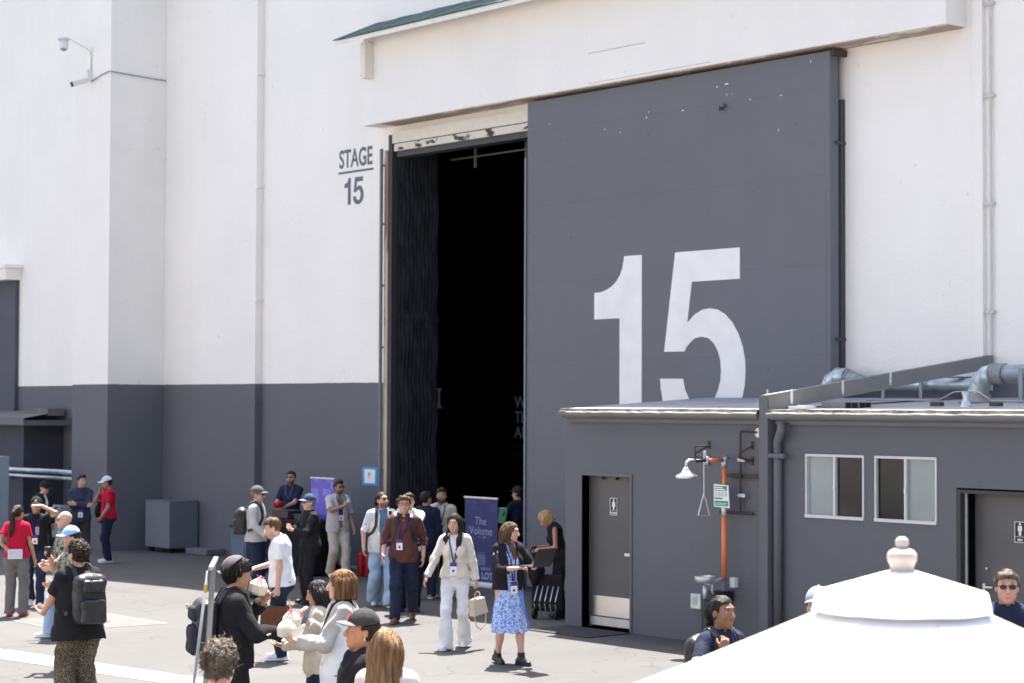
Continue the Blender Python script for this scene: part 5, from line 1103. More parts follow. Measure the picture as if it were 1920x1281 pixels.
        if straps:
            for sx in (-1, 1):
                pts = []; nr = []
                for (px, py, pz, fr) in ((.085, -.1, 1.40, (0, -1, .2)), (.09, -.06, 1.47, (0, -.4, 1)), (.092, .0, 1.48, (0, 0, 1)), (.098, .06, 1.44, (0, .6, 1)), (.108, .1, 1.36, (0, 1, .2)), (.118, .1, 1.26, (0, 1, 0)), (.14, .06, 1.16, (.5, 1, 0)), (.155, .0, 1.10, (1, 0, 0)), (.14, -.08, 1.07, (.5, -1, 0))):
                    p, n = s.on((sx * px, py, pz), .010, (fr[0] * sx, fr[1], fr[2])); 
                    if pts and (p - pts[-1]).length > .22: continue
                    pts.append(p); nr.append(n)
                if len(pts) > 3: MB().strip(pts, nr, .045, .012).build('strap', m, r)
        return r
    def place(s, name, label, cat, p, rot=(0, 0, 0), group=None):
        """a thing of its own at a point of the person's frame"""
        r = empty(name, (0, 0, 0), label, cat, group); r.matrix_world = s.M @ Matrix.Translation(tuple(p)) @ Matrix.Rotation(R(rot[2]), 4, 'Z') @ Matrix.Rotation(R(rot[0]), 4, 'X') @ Matrix.Rotation(R(rot[1]), 4, 'Y'); return r
    def palm(s, sd, out=.03, along=.07): a = s.arm[sd]; return a['w'] + a['d'] * along + a['n'] * out
def spot(x, yfoot): return ground_at(x, yfoot)
def figure(label, x, ytop, yfoot=None, h=None, **k):
    if yfoot is not None:
        g = ground_at(x, yfoot); h = h or height_over(x, ytop, g)
    else: g = ground_at(x, ytop, h); g.z = 0
    extra = k.pop('hatup', .015); return Person(label, g, h - extra, **k)

# ------------------------------------------------------------------ cloth patterns
def pattern(name, kind):
    if name in MATS: return MATS[name]
    m = bpy.data.materials.new(name); m.use_nodes = True; N, L = nodes_of(m); b = N['Principled BSDF']; tc = N.new('ShaderNodeTexCoord').outputs['Object']
    if kind == 'camo': c = ramp(N, L, noise(N, L, tc, 11, 3, .55), [(.0, (.05, .05, .04)), (.42, (.30, .30, .26)), (.50, (.10, .11, .08)), (.58, (.38, .37, .33)), (.66, (.14, .12, .09))], True)
    elif kind == 'leopard':
        v = N.new('ShaderNodeTexVoronoi'); v.inputs['Scale'].default_value = 34; v.feature = 'DISTANCE_TO_EDGE'; mx = N.new('ShaderNodeVectorMath'); mx.operation = 'ADD'; nn = N.new('ShaderNodeTexNoise'); nn.inputs['Scale'].default_value = 12; L.new(tc, nn.inputs['Vector'])
        sc = N.new('ShaderNodeVectorMath'); sc.operation = 'SCALE'; L.new(nn.outputs[1], sc.inputs[0]); sc.inputs[3].default_value = .06; L.new(tc, mx.inputs[0]); L.new(sc.outputs[0], mx.inputs[1]); L.new(mx.outputs[0], v.inputs['Vector'])
        c = ramp(N, L, v.outputs['Distance'], [(.0, (.24, .19, .13)), (.07, (.21, .165, .11)), (.13, (.055, .042, .033)), (.30, (.075, .058, .043)), (.42, (.15, .115, .075))])
        c = mix_col(N, L, 1.0, c, ramp(N, L, noise(N, L, tc, 4, 3), [(.35, .55), (.65, .95)]), 'MULTIPLY')
    elif kind == 'paisley':
        v = N.new('ShaderNodeTexVoronoi'); v.feature = 'DISTANCE_TO_EDGE'; v.inputs['Scale'].default_value = 20; L.new(tc, v.inputs['Vector'])
        c = ramp(N, L, v.outputs['Distance'], [(.0, (.50, .60, .80)), (.05, (.50, .60, .80)), (.12, (.13, .25, .62)), (1., (.17, .30, .66))])
        c = mix_col(N, L, ramp(N, L, noise(N, L, tc, 34, 3, .6), [(.52, (0., 0., 0.)), (.6, (.8, .8, .8))]), c, (.55, .63, .80))
    elif kind == 'jeans': c = ramp(N, L, noise(N, L, tc, 3.2, 4, .6), [(.3, (.20, .31, .46)), (.7, (.36, .47, .60))])
    elif kind == 'straw': 
        w_ = N.new('ShaderNodeTexWave'); w_.inputs['Scale'].default_value = 22; w_.bands_direction = 'Z'; w_.inputs['Distortion'].default_value = 4; L.new(tc, w_.inputs['Vector']); c = ramp(N, L, w_.outputs[0], [(.2, (.34, .22, .08)), (.8, (.60, .44, .20))])
    L.new(c, b.inputs['Base Color']); b.inputs['Roughness'].default_value = .85; b.inputs['Specular IOR Level'].default_value = .2; MATS[name] = m; return m
BLK = fabric('black', (.016, .016, .019)); CHAR = fabric('charcoal', (.035, .036, .042)); NAVY = fabric('navy', (.018, .024, .050)); DNAVY = fabric('dark denim', (.022, .030, .060)); WHT = fabric('white', (.74, .74, .75)); RED = fabric('red', (.50, .012, .045)); LGREY = fabric('light grey', (.47, .46, .45)); BEIGE = fabric('beige', (.50, .44, .39)); SAND = fabric('sand', (.53, .47, .38)); CREAM = fabric('cream', (.66, .60, .50)); GREYT = fabric('grey trousers', (.15, .145, .14)); MAROON = fabric('maroon', (.105, .042, .036)); KHAKI = fabric('khaki', (.27, .17, .055)); BLUET = fabric('slate blue tee', (.09, .15, .27))
S_WHT = mat('white sneaker', (.72, .72, .73), .5, var=.05); S_BLK = mat('black shoe leather', (.014, .014, .015), .4, var=.2); S_BRN = mat('brown shoe leather', (.17, .075, .03), .5, var=.2); S_RED = mat('red shoe', (.36, .03, .025), .5)
GREYCAP = fabric('grey cap', (.10, .10, .095)); BLUECAP = fabric('faded blue cap', (.045, .075, .14)); PALECAP = fabric('pale blue cap', (.30, .50, .80)); WCAP = fabric('white cap', (.66, .68, .80)); NYLON = mat('black nylon', (.018, .018, .02), .45, var=.35, scale=9, bump=.3, bscale=25)
def walk(l=.26, d=.22, s='R'):
    o = 'L' if s == 'R' else 'R'; sg = 1 if s == 'R' else -1; return {s: (sg * .085, l, 0.0), o: (-sg * .085, -d, .05, -sg * 6, 32)}
FAR = .0088

# --- left cluster
p = figure('woman in bright red tee and grey trousers seen from behind with dark ponytail', 30, 945, 1156, face=178, fem=True, fat=1.03, arms={'L': dict(w=(-.05, -.20, 1.02), hint=(-1, -.3, -.2), d=(1, .1, -.3), n=(0, 1, 0)), 'R': dict(w=(.27, .06, .88))}, head=(20, 8, 0), skin='tan', seed=1)
p.shirt(RED, .018, .30, .93, 'tee'); p.trousers(GREYT, .022, .02); p.shoes(S_RED); p.body(); p.hairdo('ponytail', 'dark', seed=1)
r = p.place('tablet', 'white tablet held behind the back of the woman in red', 'tablet', p.palm('L', -.03, .09), (-8, 0, 12)); MB().box(-.11, .11, -.005, .005, -.075, .075, bev=.004).build('case', S_WHT, r); MB().box(-.1, .1, -.0062, -.0052, -.065, .065).build('screen', mat('pale screen', (.5, .52, .55), .2), r)
p = figure('man in black tee and jeans shading his eyes with a raised forearm', 66, 930, 1137, face=8, arms={'L': dict(w=(-.10, .20, 1.62), hint=(-1, .35, -.3), d=(1, .15, .1), n=(0, -.2, -1), c=.1), 'R': dict(w=(.25, .10, .90))}, feet=walk(.16, .16, 'L'), hipdrop=.02, skin='light', seed=2)
p.shirt(BLK, .02, .34, .92, 'tee', loose=.01); p.trousers(DNAVY, .02, .01); p.shoes(S_WHT); p.body(.4); p.hairdo('short', 'dark', cap=True); p.cap_hat(BLK); p.lanyard(1.10)
mb = MB(); H = p.H; mb.prism([(.022 * math.cos(k * .524), 1.715 + .016 * math.sin(k * .524)) for k in range(12)], lambda u, v, d: Vector(H((u, .103 - d, v))), .008); mb.build('cap_emblem', M_SIGNW, p.root)
p.bvh(); a, n = p.on((0, .1, 1.24), .004, (0, 1, 0)); MB().box(-.06, .0, -.003, .003, -.07, .06, M=Matrix.Translation(a)).build('tee_print', mat('grey print', (.35, .34, .36), .8), p.root)
p = figure('man in black suit and black cap looking at a phone by the dark shed', 78, 901, 1066, face=55, fat=1.05, arms={'R': dict(w=(.10, .34, 1.22), hint=(.8, -.5, -.8), n=(0, -.4, -.5), c=.6)}, head=(0, 22, 0), skin='light', lod=FAR, seed=3)
p.shirt(WHT, .012, .3, .95, 'shirt', collar=True); p.shirt(BLK, .026, .97, .84, 'suit_jacket', open_front=.035); p.trousers(BLK, .02); p.shoes(S_BLK); p.body(); p.hairdo('short', 'black', cap=True); p.cap_hat(BLK)
def phone(p, sd, label, out=.03, rot=(0, 0, 0), along=.09, col=(.02, .022, .03)):
    r = p.place('phone', label, 'phone', p.palm(sd, out, along), rot); MB().box(-.037, .037, -.005, .005, -.075, .075, bev=.004).build('body', mat('phone %.2f' % col[2], col, .25), r); MB().box(-.033, .033, -.0062, -.0052, -.07, .07).build('screen', mat('phone glass', (.03, .035, .05), .1), r); return r
phone(p, 'R', 'dark phone held by the man in black suit by the shed', .03, (-50, 0, 0))
p = figure('man in dark navy shirt standing with crossed arms against the buttress', 150, 889, 1062, face=12, fat=1.04, arms={'R': dict(w=(-.10, .19, 1.17), hint=(.9, .1, -.8), d=(-1, .1, .1), n=(0, -1, 0)), 'L': dict(w=(.10, .215, 1.20), hint=(-.9, .1, -.8), d=(1, .05, .15), n=(0, -1, 0))}, head=(-35, 4, 0), skin='light', lod=FAR, seed=4)
p.shirt(fabric('slate navy shirt', (.035, .045, .075)), .022, .97, .86, 'shirt', collar=True); p.trousers(CHAR, .02); p.shoes(S_BLK); p.body(); p.hairdo('short', 'black', top=.01); p.lanyard(1.02)
p = figure('man in red polo shirt and white cap holding his chin beside the buttress', 202, 893, 1055, face=-72, fat=1.02, arms={'R': dict(w=(.02, .17, 1.46), hint=(.6, .5, -1), d=(-.1, -.1, 1), n=(-.2, -1, 0), c=.8), 'L': dict(w=(-.22, .17, .93))}, head=(0, 12, 0), skin='tan', lod=FAR, seed=5)
p.shirt(RED, .02, .36, .90, 'polo_shirt', collar=True); p.trousers(NAVY, .022); p.shoes(S_WHT); p.body(); p.hairdo('short', 'black', cap=True); p.cap_hat(WCAP)
r = p.place('jacket', 'dark jacket draped over the arm of the man in red polo', 'jacket', (.23, .10, 1.02)); v = Vol((-.2, -.3, -.35), (.2, .3, .3), .012); v.ell((0, 0, .0), (.06, .14, .22), .02); v.disp(fold(77, .015)); V, Q = v.mesh(); np_mesh('cloth', V, Q, BLK, r); MB().box(-.03, .03, -.1, .1, .19, .215, bev=.01).build('collar', BLK, r)
p = figure('bald man in sunglasses, grey camouflage shirt and pale jeans facing left', 121, 953, 1196, face=-70, fat=1.06, arms={'R': dict(w=(.16, .22, 1.02)), 'L': dict(w=(-.2, .20, 1.0))}, feet=walk(.2, .2), hipdrop=.02, head=(0, 6, 0), skin='pink', seed=6)
p.shirt(pattern('camouflage cloth', 'camo'), .026, .40, .88, 'shirt', loose=.015, collar=True); p.trousers(pattern('pale denim', 'jeans'), .03, .02); p.shoes(S_WHT); p.body(.25, (.3, .2, .15)); p.glasses()
p = figure('man in pale blue cap and khaki trousers sipping from a cup', 134, 987, 1256, face=-68, arms={'R': dict(w=(.06, .27, 1.40), hint=(.8, .2, -1), d=(-.3, .6, .5), n=(-.6, -.6, .2), c=.9), 'L': dict(w=(-.12, .24, 1.08))}, head=(0, 8, 0), skin='light', seed=7)
p.shirt(pattern('camouflage cloth', 'camo'), .024, .40, .92, 'shirt'); p.trousers(KHAKI, .024, .015); p.shoes(S_BRN); p.body(); p.hairdo('short', 'dark', cap=True); p.cap_hat(PALECAP)
r = p.place('drink_cup', 'dark paper cup held by the man in pale blue cap', 'cup', p.palm('R', .035, .07)); MB().lathe([(.03, -.06), (.042, .05), (.044, .052)], n=18).build('cup', mat('dark cup', (.05, .035, .025), .5), r, smooth=True); MB().lathe([(.045, .053), (.045, .062), (.038, .07)], n=18).build('lid', M_BLACK, r, smooth=True)
p = figure('man with curly dark hair, black tee and leopard print trousers seen from behind', 148, 1012, h=1.72, face=-142, fat=1.04, arms={'L': dict(w=(-.20, .36, 1.04), hint=(-.4, -.8, -.6), d=(.1, 1, .1), n=(.3, 0, .9), c=.9), 'R': dict(w=(.26, .06, .87))}, head=(-8, 2, 0), skin='light', lod=.0068, seed=8)
p.shirt(BLK, .028, .36, .82, 'tee', loose=.07, amp=.009); p.trousers(pattern('leopard cloth', 'leopard'), .034, .06, amp=.012, top=.90); p.shoes(S_BLK); p.body(); p.hairdo('curly', 'dark', nape=1.55, seed=8)
p.backpack('large black nylon backpack worn by the curly haired man in leopard trousers', NYLON, mat('black nylon shine', (.026, .026, .028), .35, var=.3, scale=9, bump=.4, bscale=20), w=.155, z0=.98, z1=1.43)

# --- middle group in front of the wall
p = figure('man in grey cap and pale grey overshirt in profile wearing a black backpack', 480, 912, 1121, face=82, fat=1.06, arms={'R': dict(w=(.20, .22, 1.0), n=(-.5, 0, .8)), 'L': dict(w=(-.14, .28, .98), n=(.3, 0, .9), c=.7)}, head=(0, 4, 0), skin='pink', lod=.0078, seed=9)
p.shirt(LGREY, .026, .97, .90, 'overshirt', collar=True, amp=.008); p.trousers(NAVY, .026, .01); p.shoes(S_BLK); p.body(.2, (.3, .2, .15)); p.hairdo('crop', 'sandy', cap=True); p.cap_hat(GREYCAP); p.glasses()
p.backpack('black backpack with teal patches worn by the man in grey cap', NYLON, None, w=.14, z0=1.0, z1=1.40, accents=[(-.02, 1.22, (.15, .25, .32)), (.0, 1.16, (.02, .35, .30))])
g = Vector((-30.5, 20.78, 0)); p = Person('bearded man in navy polo and sunglasses serving behind the black table', ground_at(546, 883, 1.76).xy.to_3d(), 1.75, face=-18, arms={'R': dict(w=(.10, .34, 1.12), hint=(.8, -.6, -.6), n=(-.4, 0, -.8)), 'L': dict(w=(-.02, .36, 1.10), hint=(-.8, -.6, -.6), n=(.2, 0, -.9))}, skin='light', lod=FAR, seed=10)
p.shirt(NAVY, .02, .40, .92, 'polo_shirt', collar=True); p.trousers(BLK, .02); p.shoes(S_BLK); p.body(.75); p.hairdo('short', 'dark'); p.glasses(); p.lanyard(1.18, card=False, col=(.10, .11, .2))
r = p.place('red_bowl', 'red bowl held out by the man behind the black table', 'bowl', (.05, .44, 1.10)); MB().lathe([(.05, 0), (.10, .04), (.13, .09), (.12, .09), (.09, .045), (.03, .012)], n=20).build('bowl', M_RED, r, smooth=True); MB().lathe([(.132, .088), (.136, .094), (.128, .096)], n=20).build('rim', M_RED, r)
p = figure('man in white tee looking down at a phone and carrying a brown bag', 527, 965, 1237, face=-84, arms={'R': dict(w=(.10, .34, 1.10), hint=(.7, -.8, -.6), n=(-.3, 0, .9), c=.8), 'L': dict(w=(-.21, .05, .865), c=1.1)}, head=(0, 24, 0), lean=4, skin='fair', seed=11)
p.shirt(WHT, .022, .33, .90, 'tee', loose=.008); p.trousers(DNAVY, .022, .008); p.shoes(S_WHT); p.body(.3, (.2, .12, .07)); p.hairdo('short', 'brown', nape=1.57); p.lanyard(1.2, card=False)
phone(p, 'R', 'phone in the right hand of the man in white tee', .02, (-35, 0, 0), .09, (.25, .2, .13))
def tote(r, w, h, d, m, hm, hh=.12):
    V = []; Fq = []; n = 28
    for (s, z) in ((.96, 0), (1.03, h * .3), (1.0, h * .8), (.94, h)):
        for k in range(n): a = 2 * math.pi * k / n; e = 1 / (abs(math.cos(a)) ** 6 + abs(math.sin(a)) ** 6) ** (1 / 6); V.append((w / 2 * s * e * math.cos(a), d / 2 * (1.15 - .5 * z / h) * e * math.sin(a), z))
    for i in range(3):
        for k in range(n): Fq.append((i * n + k, i * n + (k + 1) % n, (i + 1) * n + (k + 1) % n, (i + 1) * n + k))
    Fq += [tuple(range(n - 1, -1, -1)), tuple(3 * n + k for k in range(n))]; MB().add(V, Fq).build('bag', m, r, smooth=True)
    for sy in (-1, 1): MB().tube([(-w * .22, sy * d * .3, h * .93), (-w * .16, sy * d * .15, h + hh * .75), (0, sy * d * .08, h + hh), (w * .16, sy * d * .15, h + hh * .75), (w * .22, sy * d * .3, h * .93)], .008, 6).build('handle', hm, r, smooth=True)
hp = p.arm['L']['w'] + p.arm['L']['d'] * .10
r = p.place('shoulder_bag', 'brown suede bag with black handles carried by the man in white tee', 'bag', hp - A3((0, 0, .45)), (0, 0, 90)); tote(r, .38, .34, .14, fabric('brown suede', (.13, .055, .028)), BLK, .12); MB().box(-.14, .14, -.075, -.066, .05, .2, bev=.004).build('front_pocket', fabric('brown suede dark', (.10, .042, .022)), r)
p = figure('man in black suit with faded blue cap and sunglasses in left profile', 579, 927, 1132, face=-62, fat=1.1, arms={'R': dict(w=(.08, .30, 1.22), hint=(.9, -.3, -.8), n=(-.5, 0, .6), c=.9), 'L': dict(w=(-.06, .31, 1.20), hint=(-.9, -.4, -.8), n=(.5, 0, .6), c=.9)}, head=(0, 2, 0), skin='pink', lod=.0078, seed=12)
p.shirt(NAVY, .014, .3, .92, 'shirt', collar=True); p.shirt(BLK, .028, .96, .80, 'suit_jacket', open_front=.04); p.trousers(BLK, .024); p.shoes(S_BLK); p.body(.2, (.4, .3, .25)); p.hairdo('crop', 'grey', cap=True); p.cap_hat(BLUECAP, fabric('pale brim', (.13, .22, .38))); p.glasses()
p = figure('bearded man in sunglasses, open pale lilac grey shirt and beige trousers', 633, 898, 1084, face=28, arms={'R': dict(w=(.02, .33, 1.30), hint=(.9, .1, -.8), d=(-.3, .5, .6), n=(-.6, -.6, 0), c=.9), 'L': dict(w=(-.25, .12, .9))}, feet=walk(.15, .14, 'L'), hipdrop=.015, head=(-15, 3, 0), skin='tan', lod=FAR, seed=13)
p.shirt(fabric('taupe tee', (.22, .17, .14)), .012, .25, .92, 'tee'); p.shirt(fabric('lilac grey shirt', (.50, .46, .46)), .026, .48, .84, 'overshirt', open_front=.045, loose=.012, collar=True); p.trousers(SAND, .024, .02); p.shoes(S_WHT); p.body(.7); p.hairdo('short', 'dark', top=.015); p.glasses(); p.lanyard(1.12)
r = p.place('snack', 'small white paper napkin in the raised hand of the man in lilac shirt', 'napkin', p.palm('R', .02, .12)); MB().box(-.03, .03, -.02, .02, -.03, .03, bev=.015).build('napkin', WHT, r); MB().box(-.02, .02, -.012, .012, .031, .05, bev=.006).build('fold', WHT, r)
p = figure('bearded man in open white shirt over blue tee and pale jeans walking', 716, 917, 1138, face=14, arms={'R': dict(w=(.30, .10, .90), hint=(.5, -1, 0)), 'L': dict(w=(-.22, .16, .92))}, feet=walk(.26, .24, 'L'), hipdrop=.035, head=(-28, -6, 0), skin='light', seed=14)
p.shirt(BLUET, .014, .3, .90, 'tee'); p.shirt(fabric('off white shirt', (.64, .63, .62)), .026, .50, .86, 'overshirt', open_front=.062, loose=.012, collar=True); p.trousers(pattern('pale denim', 'jeans'), .034, .04, amp=.011); p.shoes(S_WHT); p.body(.8, (.05, .03, .02)); p.hairdo('bun', 'dark'); p.glasses()
p.backpack('black backpack worn by the man in open white shirt', NYLON, None, w=.13, z0=1.05, z1=1.40)
p = figure('photographer in white shirt raising a camera behind the man in maroon', 766, 923, 1146, face=4, arms={'R': dict(w=(.13, .22, 1.545), hint=(.25, .4, -1), d=(-.4, .7, .4), n=(-.8, -.4, 0), c=.9), 'L': dict(w=(-.02, .26, 1.53), hint=(-.3, .4, -1), d=(.4, .8, .2), n=(.3, 0, .9), c=.9)}, skin='light', seed=15)
p.shirt(WHT, .022, .97, .86, 'shirt', collar=True); p.trousers(BLK, .02); p.shoes(S_BLK); p.body(); p.hairdo('short', 'dark')
r = p.place('camera', 'black camera with large lens held up beside the bearded man\'s face', 'camera', (.13, .24, 1.63)); MB().box(-.07, .07, -.035, .035, -.045, .045, bev=.01).box(-.025, .025, -.03, .03, .046, .07, bev=.006).build('body', M_BLACK, r); MB().tube([(0, .036, 0), (0, .10, 0), (0, .16, 0)], [.036, .038, .042], 18).build('lens', M_BLACK, r, smooth=True); MB().lathe([(.034, 0), (.02, .004)], n=16).build('lens_glass', mat('lens glass', (.05, .07, .10), .05, spec=1), r).matrix_local = Matrix.Translation((0, .161, 0)) @ Matrix.Rotation(R(-90), 4, 'X')
p = figure('man in glasses and maroon shirt with rolled sleeves walking toward us', 757, 922, 1165, face=-3, fat=1.06, arms={'R': dict(w=(.265, .17, .915), hint=(.4, -1, .1), n=(-.6, .4, -.3)), 'L': dict(w=(-.265, .02, .88), hint=(-.4, -1, .1))}, feet=walk(.30, .30, 'R'), hipdrop=.045, head=(-4, 2, 0), skin='pink', lod=.007, seed=16)
p.shirt(MAROON, .024, .70, .86, 'shirt', collar=True, vneck=.10, amp=.009); p.trousers(NAVY, .024, .008, amp=.009); p.shoes(S_BRN); p.body(.15, (.16, .08, .04)); p.hairdo('swept', 'brown'); p.glasses(False); p.lanyard(1.10, x=.045); p.backpack('dark backpack worn by the man in maroon shirt', NYLON, None, w=.13, z0=1.08, z1=1.40)
p = figure('man in navy jacket seen from behind in the doorway', 797, 920, 1123, face=172, fat=1.06, arms={'L': dict(w=(-.24, .08, .90))}, feet={'R': (.10, .0, 0), 'L': (-.12, -.1, 0)}, head=(28, 0, 0), skin='tan', lod=FAR, seed=17)
p.shirt(NAVY, .03, .97, .78, 'suit_jacket', collar=True); p.trousers(DNAVY, .022); p.shoes(mat('olive sneaker', (.30, .28, .12), .6), S_WHT); p.body(.4); p.hairdo('short', 'black', nape=1.56)
hp = p.arm['L']['w'] + p.arm['L']['d'] * .09
r = p.place('straw_bag', 'woven straw bag hanging between the men in maroon and navy', 'bag', hp + A3((-.0, 0, -.34)), (0, 0, 10)); tote(r, .26, .26, .14, pattern('woven straw', 'straw'), fabric('straw handle', (.4, .28, .12)), .10); MB().box(-.13, .13, -.075, .075, .255, .268, bev=.005).build('trim', fabric('straw handle', (.4, .28, .12)), r)
p = figure('bearded man in sand coloured shirt with lanyard facing us in the doorway', 827, 914, 1120, face=-4, arms={}, feet={'R': (.1, .05, 0), 'L': (-.1, 0, 0)}, head=(-6, 2, 0), skin='tan', lod=FAR, seed=18)
p.shirt(SAND, .024, .97, .86, 'shirt', collar=True, vneck=.06); p.trousers(GREYT, .022); p.shoes(S_WHT); p.body(.85); p.hairdo('short', 'black', top=.012); p.lanyard(1.10)

# --- the two women out in the sun
p = figure('woman with long black hair in cream cardigan and white trousers walking', 853, 958, 1216, face=-8, fem=True, arms={'R': dict(w=(.34, .18, .925), hint=(.4, -1, .2), n=(-.5, .2, -.6)), 'L': dict(w=(-.27, -.02, .865), hint=(-.5, -1, 0), c=1.2)}, feet=walk(.20, .20, 'R'), hipdrop=.022, head=(12, 8, 0), skin='light', lod=.007, seed=19)
p.shirt(fabric('white top', (.70, .69, .67)), .008, .1, .96, 'top', vneck=.08); p.shirt(CREAM, .022, .97, .93, 'cardigan', open_front=.055, amp=.007); p.trousers(fabric('white trousers', (.70, .70, .70)), .008, .052, hem=.02, amp=.007, top=.985); p.shoes(S_WHT); p.body(0, (.03, .02, .015)); p.hairdo('long', 'black', len=1.16, seed=3); p.lanyard(1.06)
hp = p.arm['L']['w'] + p.arm['L']['d'] * .09
r = p.place('handbag', 'small cream leather handbag held by the woman in white trousers', 'handbag', hp + A3((-.02, .0, -.34)), (0, 8, 60)); M_LE = mat('cream leather', (.62, .52, .40), .45, var=.05)
MB().prism([(-.14, 0), (.14, 0), (.115, .20), (-.115, .20)], lambda u, v, d: Vector((u, -.045 + d * (1 - v * .9), v)), .09).build('bag', M_LE, r); MB().prism([(-.125, .10), (.125, .10), (.118, .205), (-.118, .205)], lambda u, v, d: Vector((u, -.054 + d, v)), .008).build('flap', M_LE, r)
MB().tube([(-.06, 0, .19), (-.05, 0, .27), (0, 0, .30), (.05, 0, .27), (.06, 0, .19)], .007, 6).build('handle', M_LE, r, smooth=True); MB().strip([(-.12, 0, .18), (-.15, 0, .0), (-.12, 0, -.14), (-.02, 0, -.21), (.06, 0, -.16), (.10, 0, .0), (.12, 0, .18)], [(0, 1, 0)] * 7, .018, .004).build('strap', M_LE, r)
MB().lathe([(.005, -.02), (.02, 0), (.005, .02)], (.0, -.02, .24), 8).build('red_charm', M_RED, r)
p = figure('woman in blue patterned dress and black jacket balancing an open laptop', 953, 975, 1245, face=24, fem=True, arms={'L': dict(w=(-.20, .33, 1.20), hint=(-.8, -.4, -.9), d=(-.55, .55, .55), n=(.3, -.5, .85), c=.25), 'R': dict(w=(.03, .34, 1.20), hint=(.9, -.5, -.8), d=(-.9, .4, .2), n=(-.1, .1, -1), c=.7)}, feet={'R': (.09, -.13, .015, 0, 10), 'L': (-.10, .16, 0, -10)}, hipdrop=.01, head=(-44, 6, 0), skin='fair', lod=.0068, seed=20)
DRS = pattern('blue patterned cloth', 'paisley')
p.shirt(DRS, .012, .15, .98, 'dress_bodice', vneck=.10)
v = p.vol(); n = unit((0, 0, -1)); v.cap(p.T((0, 0, 1.05)), (0, .02, .38), .135, .225, .03, flat=((0, 1, 0), 1.08)); v.ell((0, 0, .95), (.172, .135, .14), .05); v.half((0, 0, -1), -.40); v.half((0, 0, 1), 1.04)
v.disp(lambda X, Y, Z: .011 * np.clip((1.0 - Z) * 1.8, 0, 1) * np.sin(9 * np.arctan2(X, Y) + 3 * np.sin(3 * Z))); p.cloth('dress_skirt', v, DRS, .005, outer=True)
p.shirt(BLK, .026, .74, .93, 'bomber_jacket', open_front=.075, amp=.011, loose=.006); p.shoes(S_BLK, boot=.07, big=1.06); p.body(0, (.07, .04, .025)); p.hairdo('long', 'brown', len=1.27, seed=5); p.lanyard(.96, x=.0)
a0 = p.arm['L']; c = a0['w'] + a0['d'] * .11 + a0['n'] * .035
MB().strip([p.T((-.11, .13, 1.0)), p.T((-.12, .17, .8)), p.T((-.16, .15, .62)), p.T((-.24, .10, .45))], [(0, 1, 0)] * 4, .03, .004).build('dress_sash', fabric('blue sash', (.10, .24, .58)), p.root)
r = p.place('laptop', 'black open laptop held up by the woman in blue dress', 'laptop', (-.08, .42, 1.235), (0, 0, 24)); MB().box(-.17, .17, -.02, .21, -.008, .008, bev=.005).build('base', M_BLACK, r)
MB().box(-.17, .17, -.006, .006, 0, .235, bev=.004, M=Matrix.Translation((0, .215, .006)) @ Matrix.Rotation(R(-22), 4, 'X')).build('lid', mat('dark laptop shell', (.022, .022, .026), .35, .3), r); MB().box(-.15, .15, .03, .13, .0082, .0095).build('keyboard', CHAR, r)

# --- at the annex corner and in the doorway
p = figure('blonde woman in black top bending forward at the corner of the annex', 1052, 948, 1158, face=-84, fem=True, lean=16, head=(0, 30, 0), arms={'L': dict(w=(-.16, .36, 1.08), hint=(-.3, -1, -.3), n=(.5, 0, -.5)), 'R': dict(w=(.10, .36, 1.10), hint=(.3, -1, -.3))}, skin='tan', lod=.0078, seed=21)
p.shirt(BLK, .014, 0, .92, 'tank_top'); p.trousers(BLK, .024, .02); p.shoes(S_BLK); p.body(0, (.2, .14, .08)); p.hairdo('bob', 'blond', seed=4)
r = p.place('coat', 'black coat with white badge hanging over the blonde woman\'s arm', 'coat', (-.06, .42, .86)); v = Vol((-.3, -.25, -.45), (.3, .25, .35), .011); v.ell((0, 0, -.05), (.14, .10, .30), .02); v.cap((0, 0, .18), (0, -.03, -.1), .06, .11, .03); v.disp(fold(31, .018, 1.2)); V, Q = v.mesh(); np_mesh('cloth', V, Q, BLK, r); MB().box(-.02, .07, .12, .126, .06, .19, bev=.004).build('badge', WHT, r); MB().box(.0, .05, .1265, .128, .09, .14).build('badge_print', M_PGREY, r)
r = empty('folded_trolley', (-21.05, 18.55, 0), 'black folded trolley with pale metal bars on the ground by the annex corner', 'trolley', None, R(25))
M_BAR = mat('pale chrome bar', (.6, .6, .62), .3, .7)
for k in range(5): MB().tube([(-.16 + .08 * k, 0, .06), (-.20 + .08 * k, .03, .22), (-.13 + .08 * k, 0, .46)], .009, 6).build('bar', M_BAR, r, smooth=True)
MB().box(-.24, .24, .02, .09, .10, .62, bev=.03).build('bag_body', BLK, r)
for x in (-.17, .17):
    o = MB().tube([(-.02, 0, 0), (.02, 0, 0)], .075, 18).build('wheel', M_BLACK, r, smooth=True); o.location = (x, -.02, .076)
g = ray(972, 908); g = CAM + g * (21.95 / g.y); p = Person('man in dark hat holding a book just inside the doorway', Vector((g.x, g.y, 0)), g.z - .05, face=-140, arms={'L': dict(w=(-.12, .30, 1.18), hint=(-.8, -.4, -.8), n=(.5, 0, .5)), 'R': dict(w=(.25, .05, .9))}, head=(-20, 4, 0), skin='light', lod=FAR, seed=22)
p.shirt(NAVY, .022, .45, .88, 'shirt', collar=True); p.trousers(BLK, .02); p.shoes(S_BLK); p.body(); p.hairdo('short', 'dark', cap=True); p.cap_hat(CHAR, kind='hat'); p.lanyard(1.1, card=False)
r = p.place('notebook', 'dark notebook with pale edge held by the man in dark hat', 'notebook', p.palm('L', .03, .09), (20, 0, -30)); MB().box(-.11, .11, -.012, .012, -.15, .15, bev=.003).build('cover', CHAR, r); MB().box(-.105, .112, -.009, .009, .148, .152).build('pages', WHT, r)
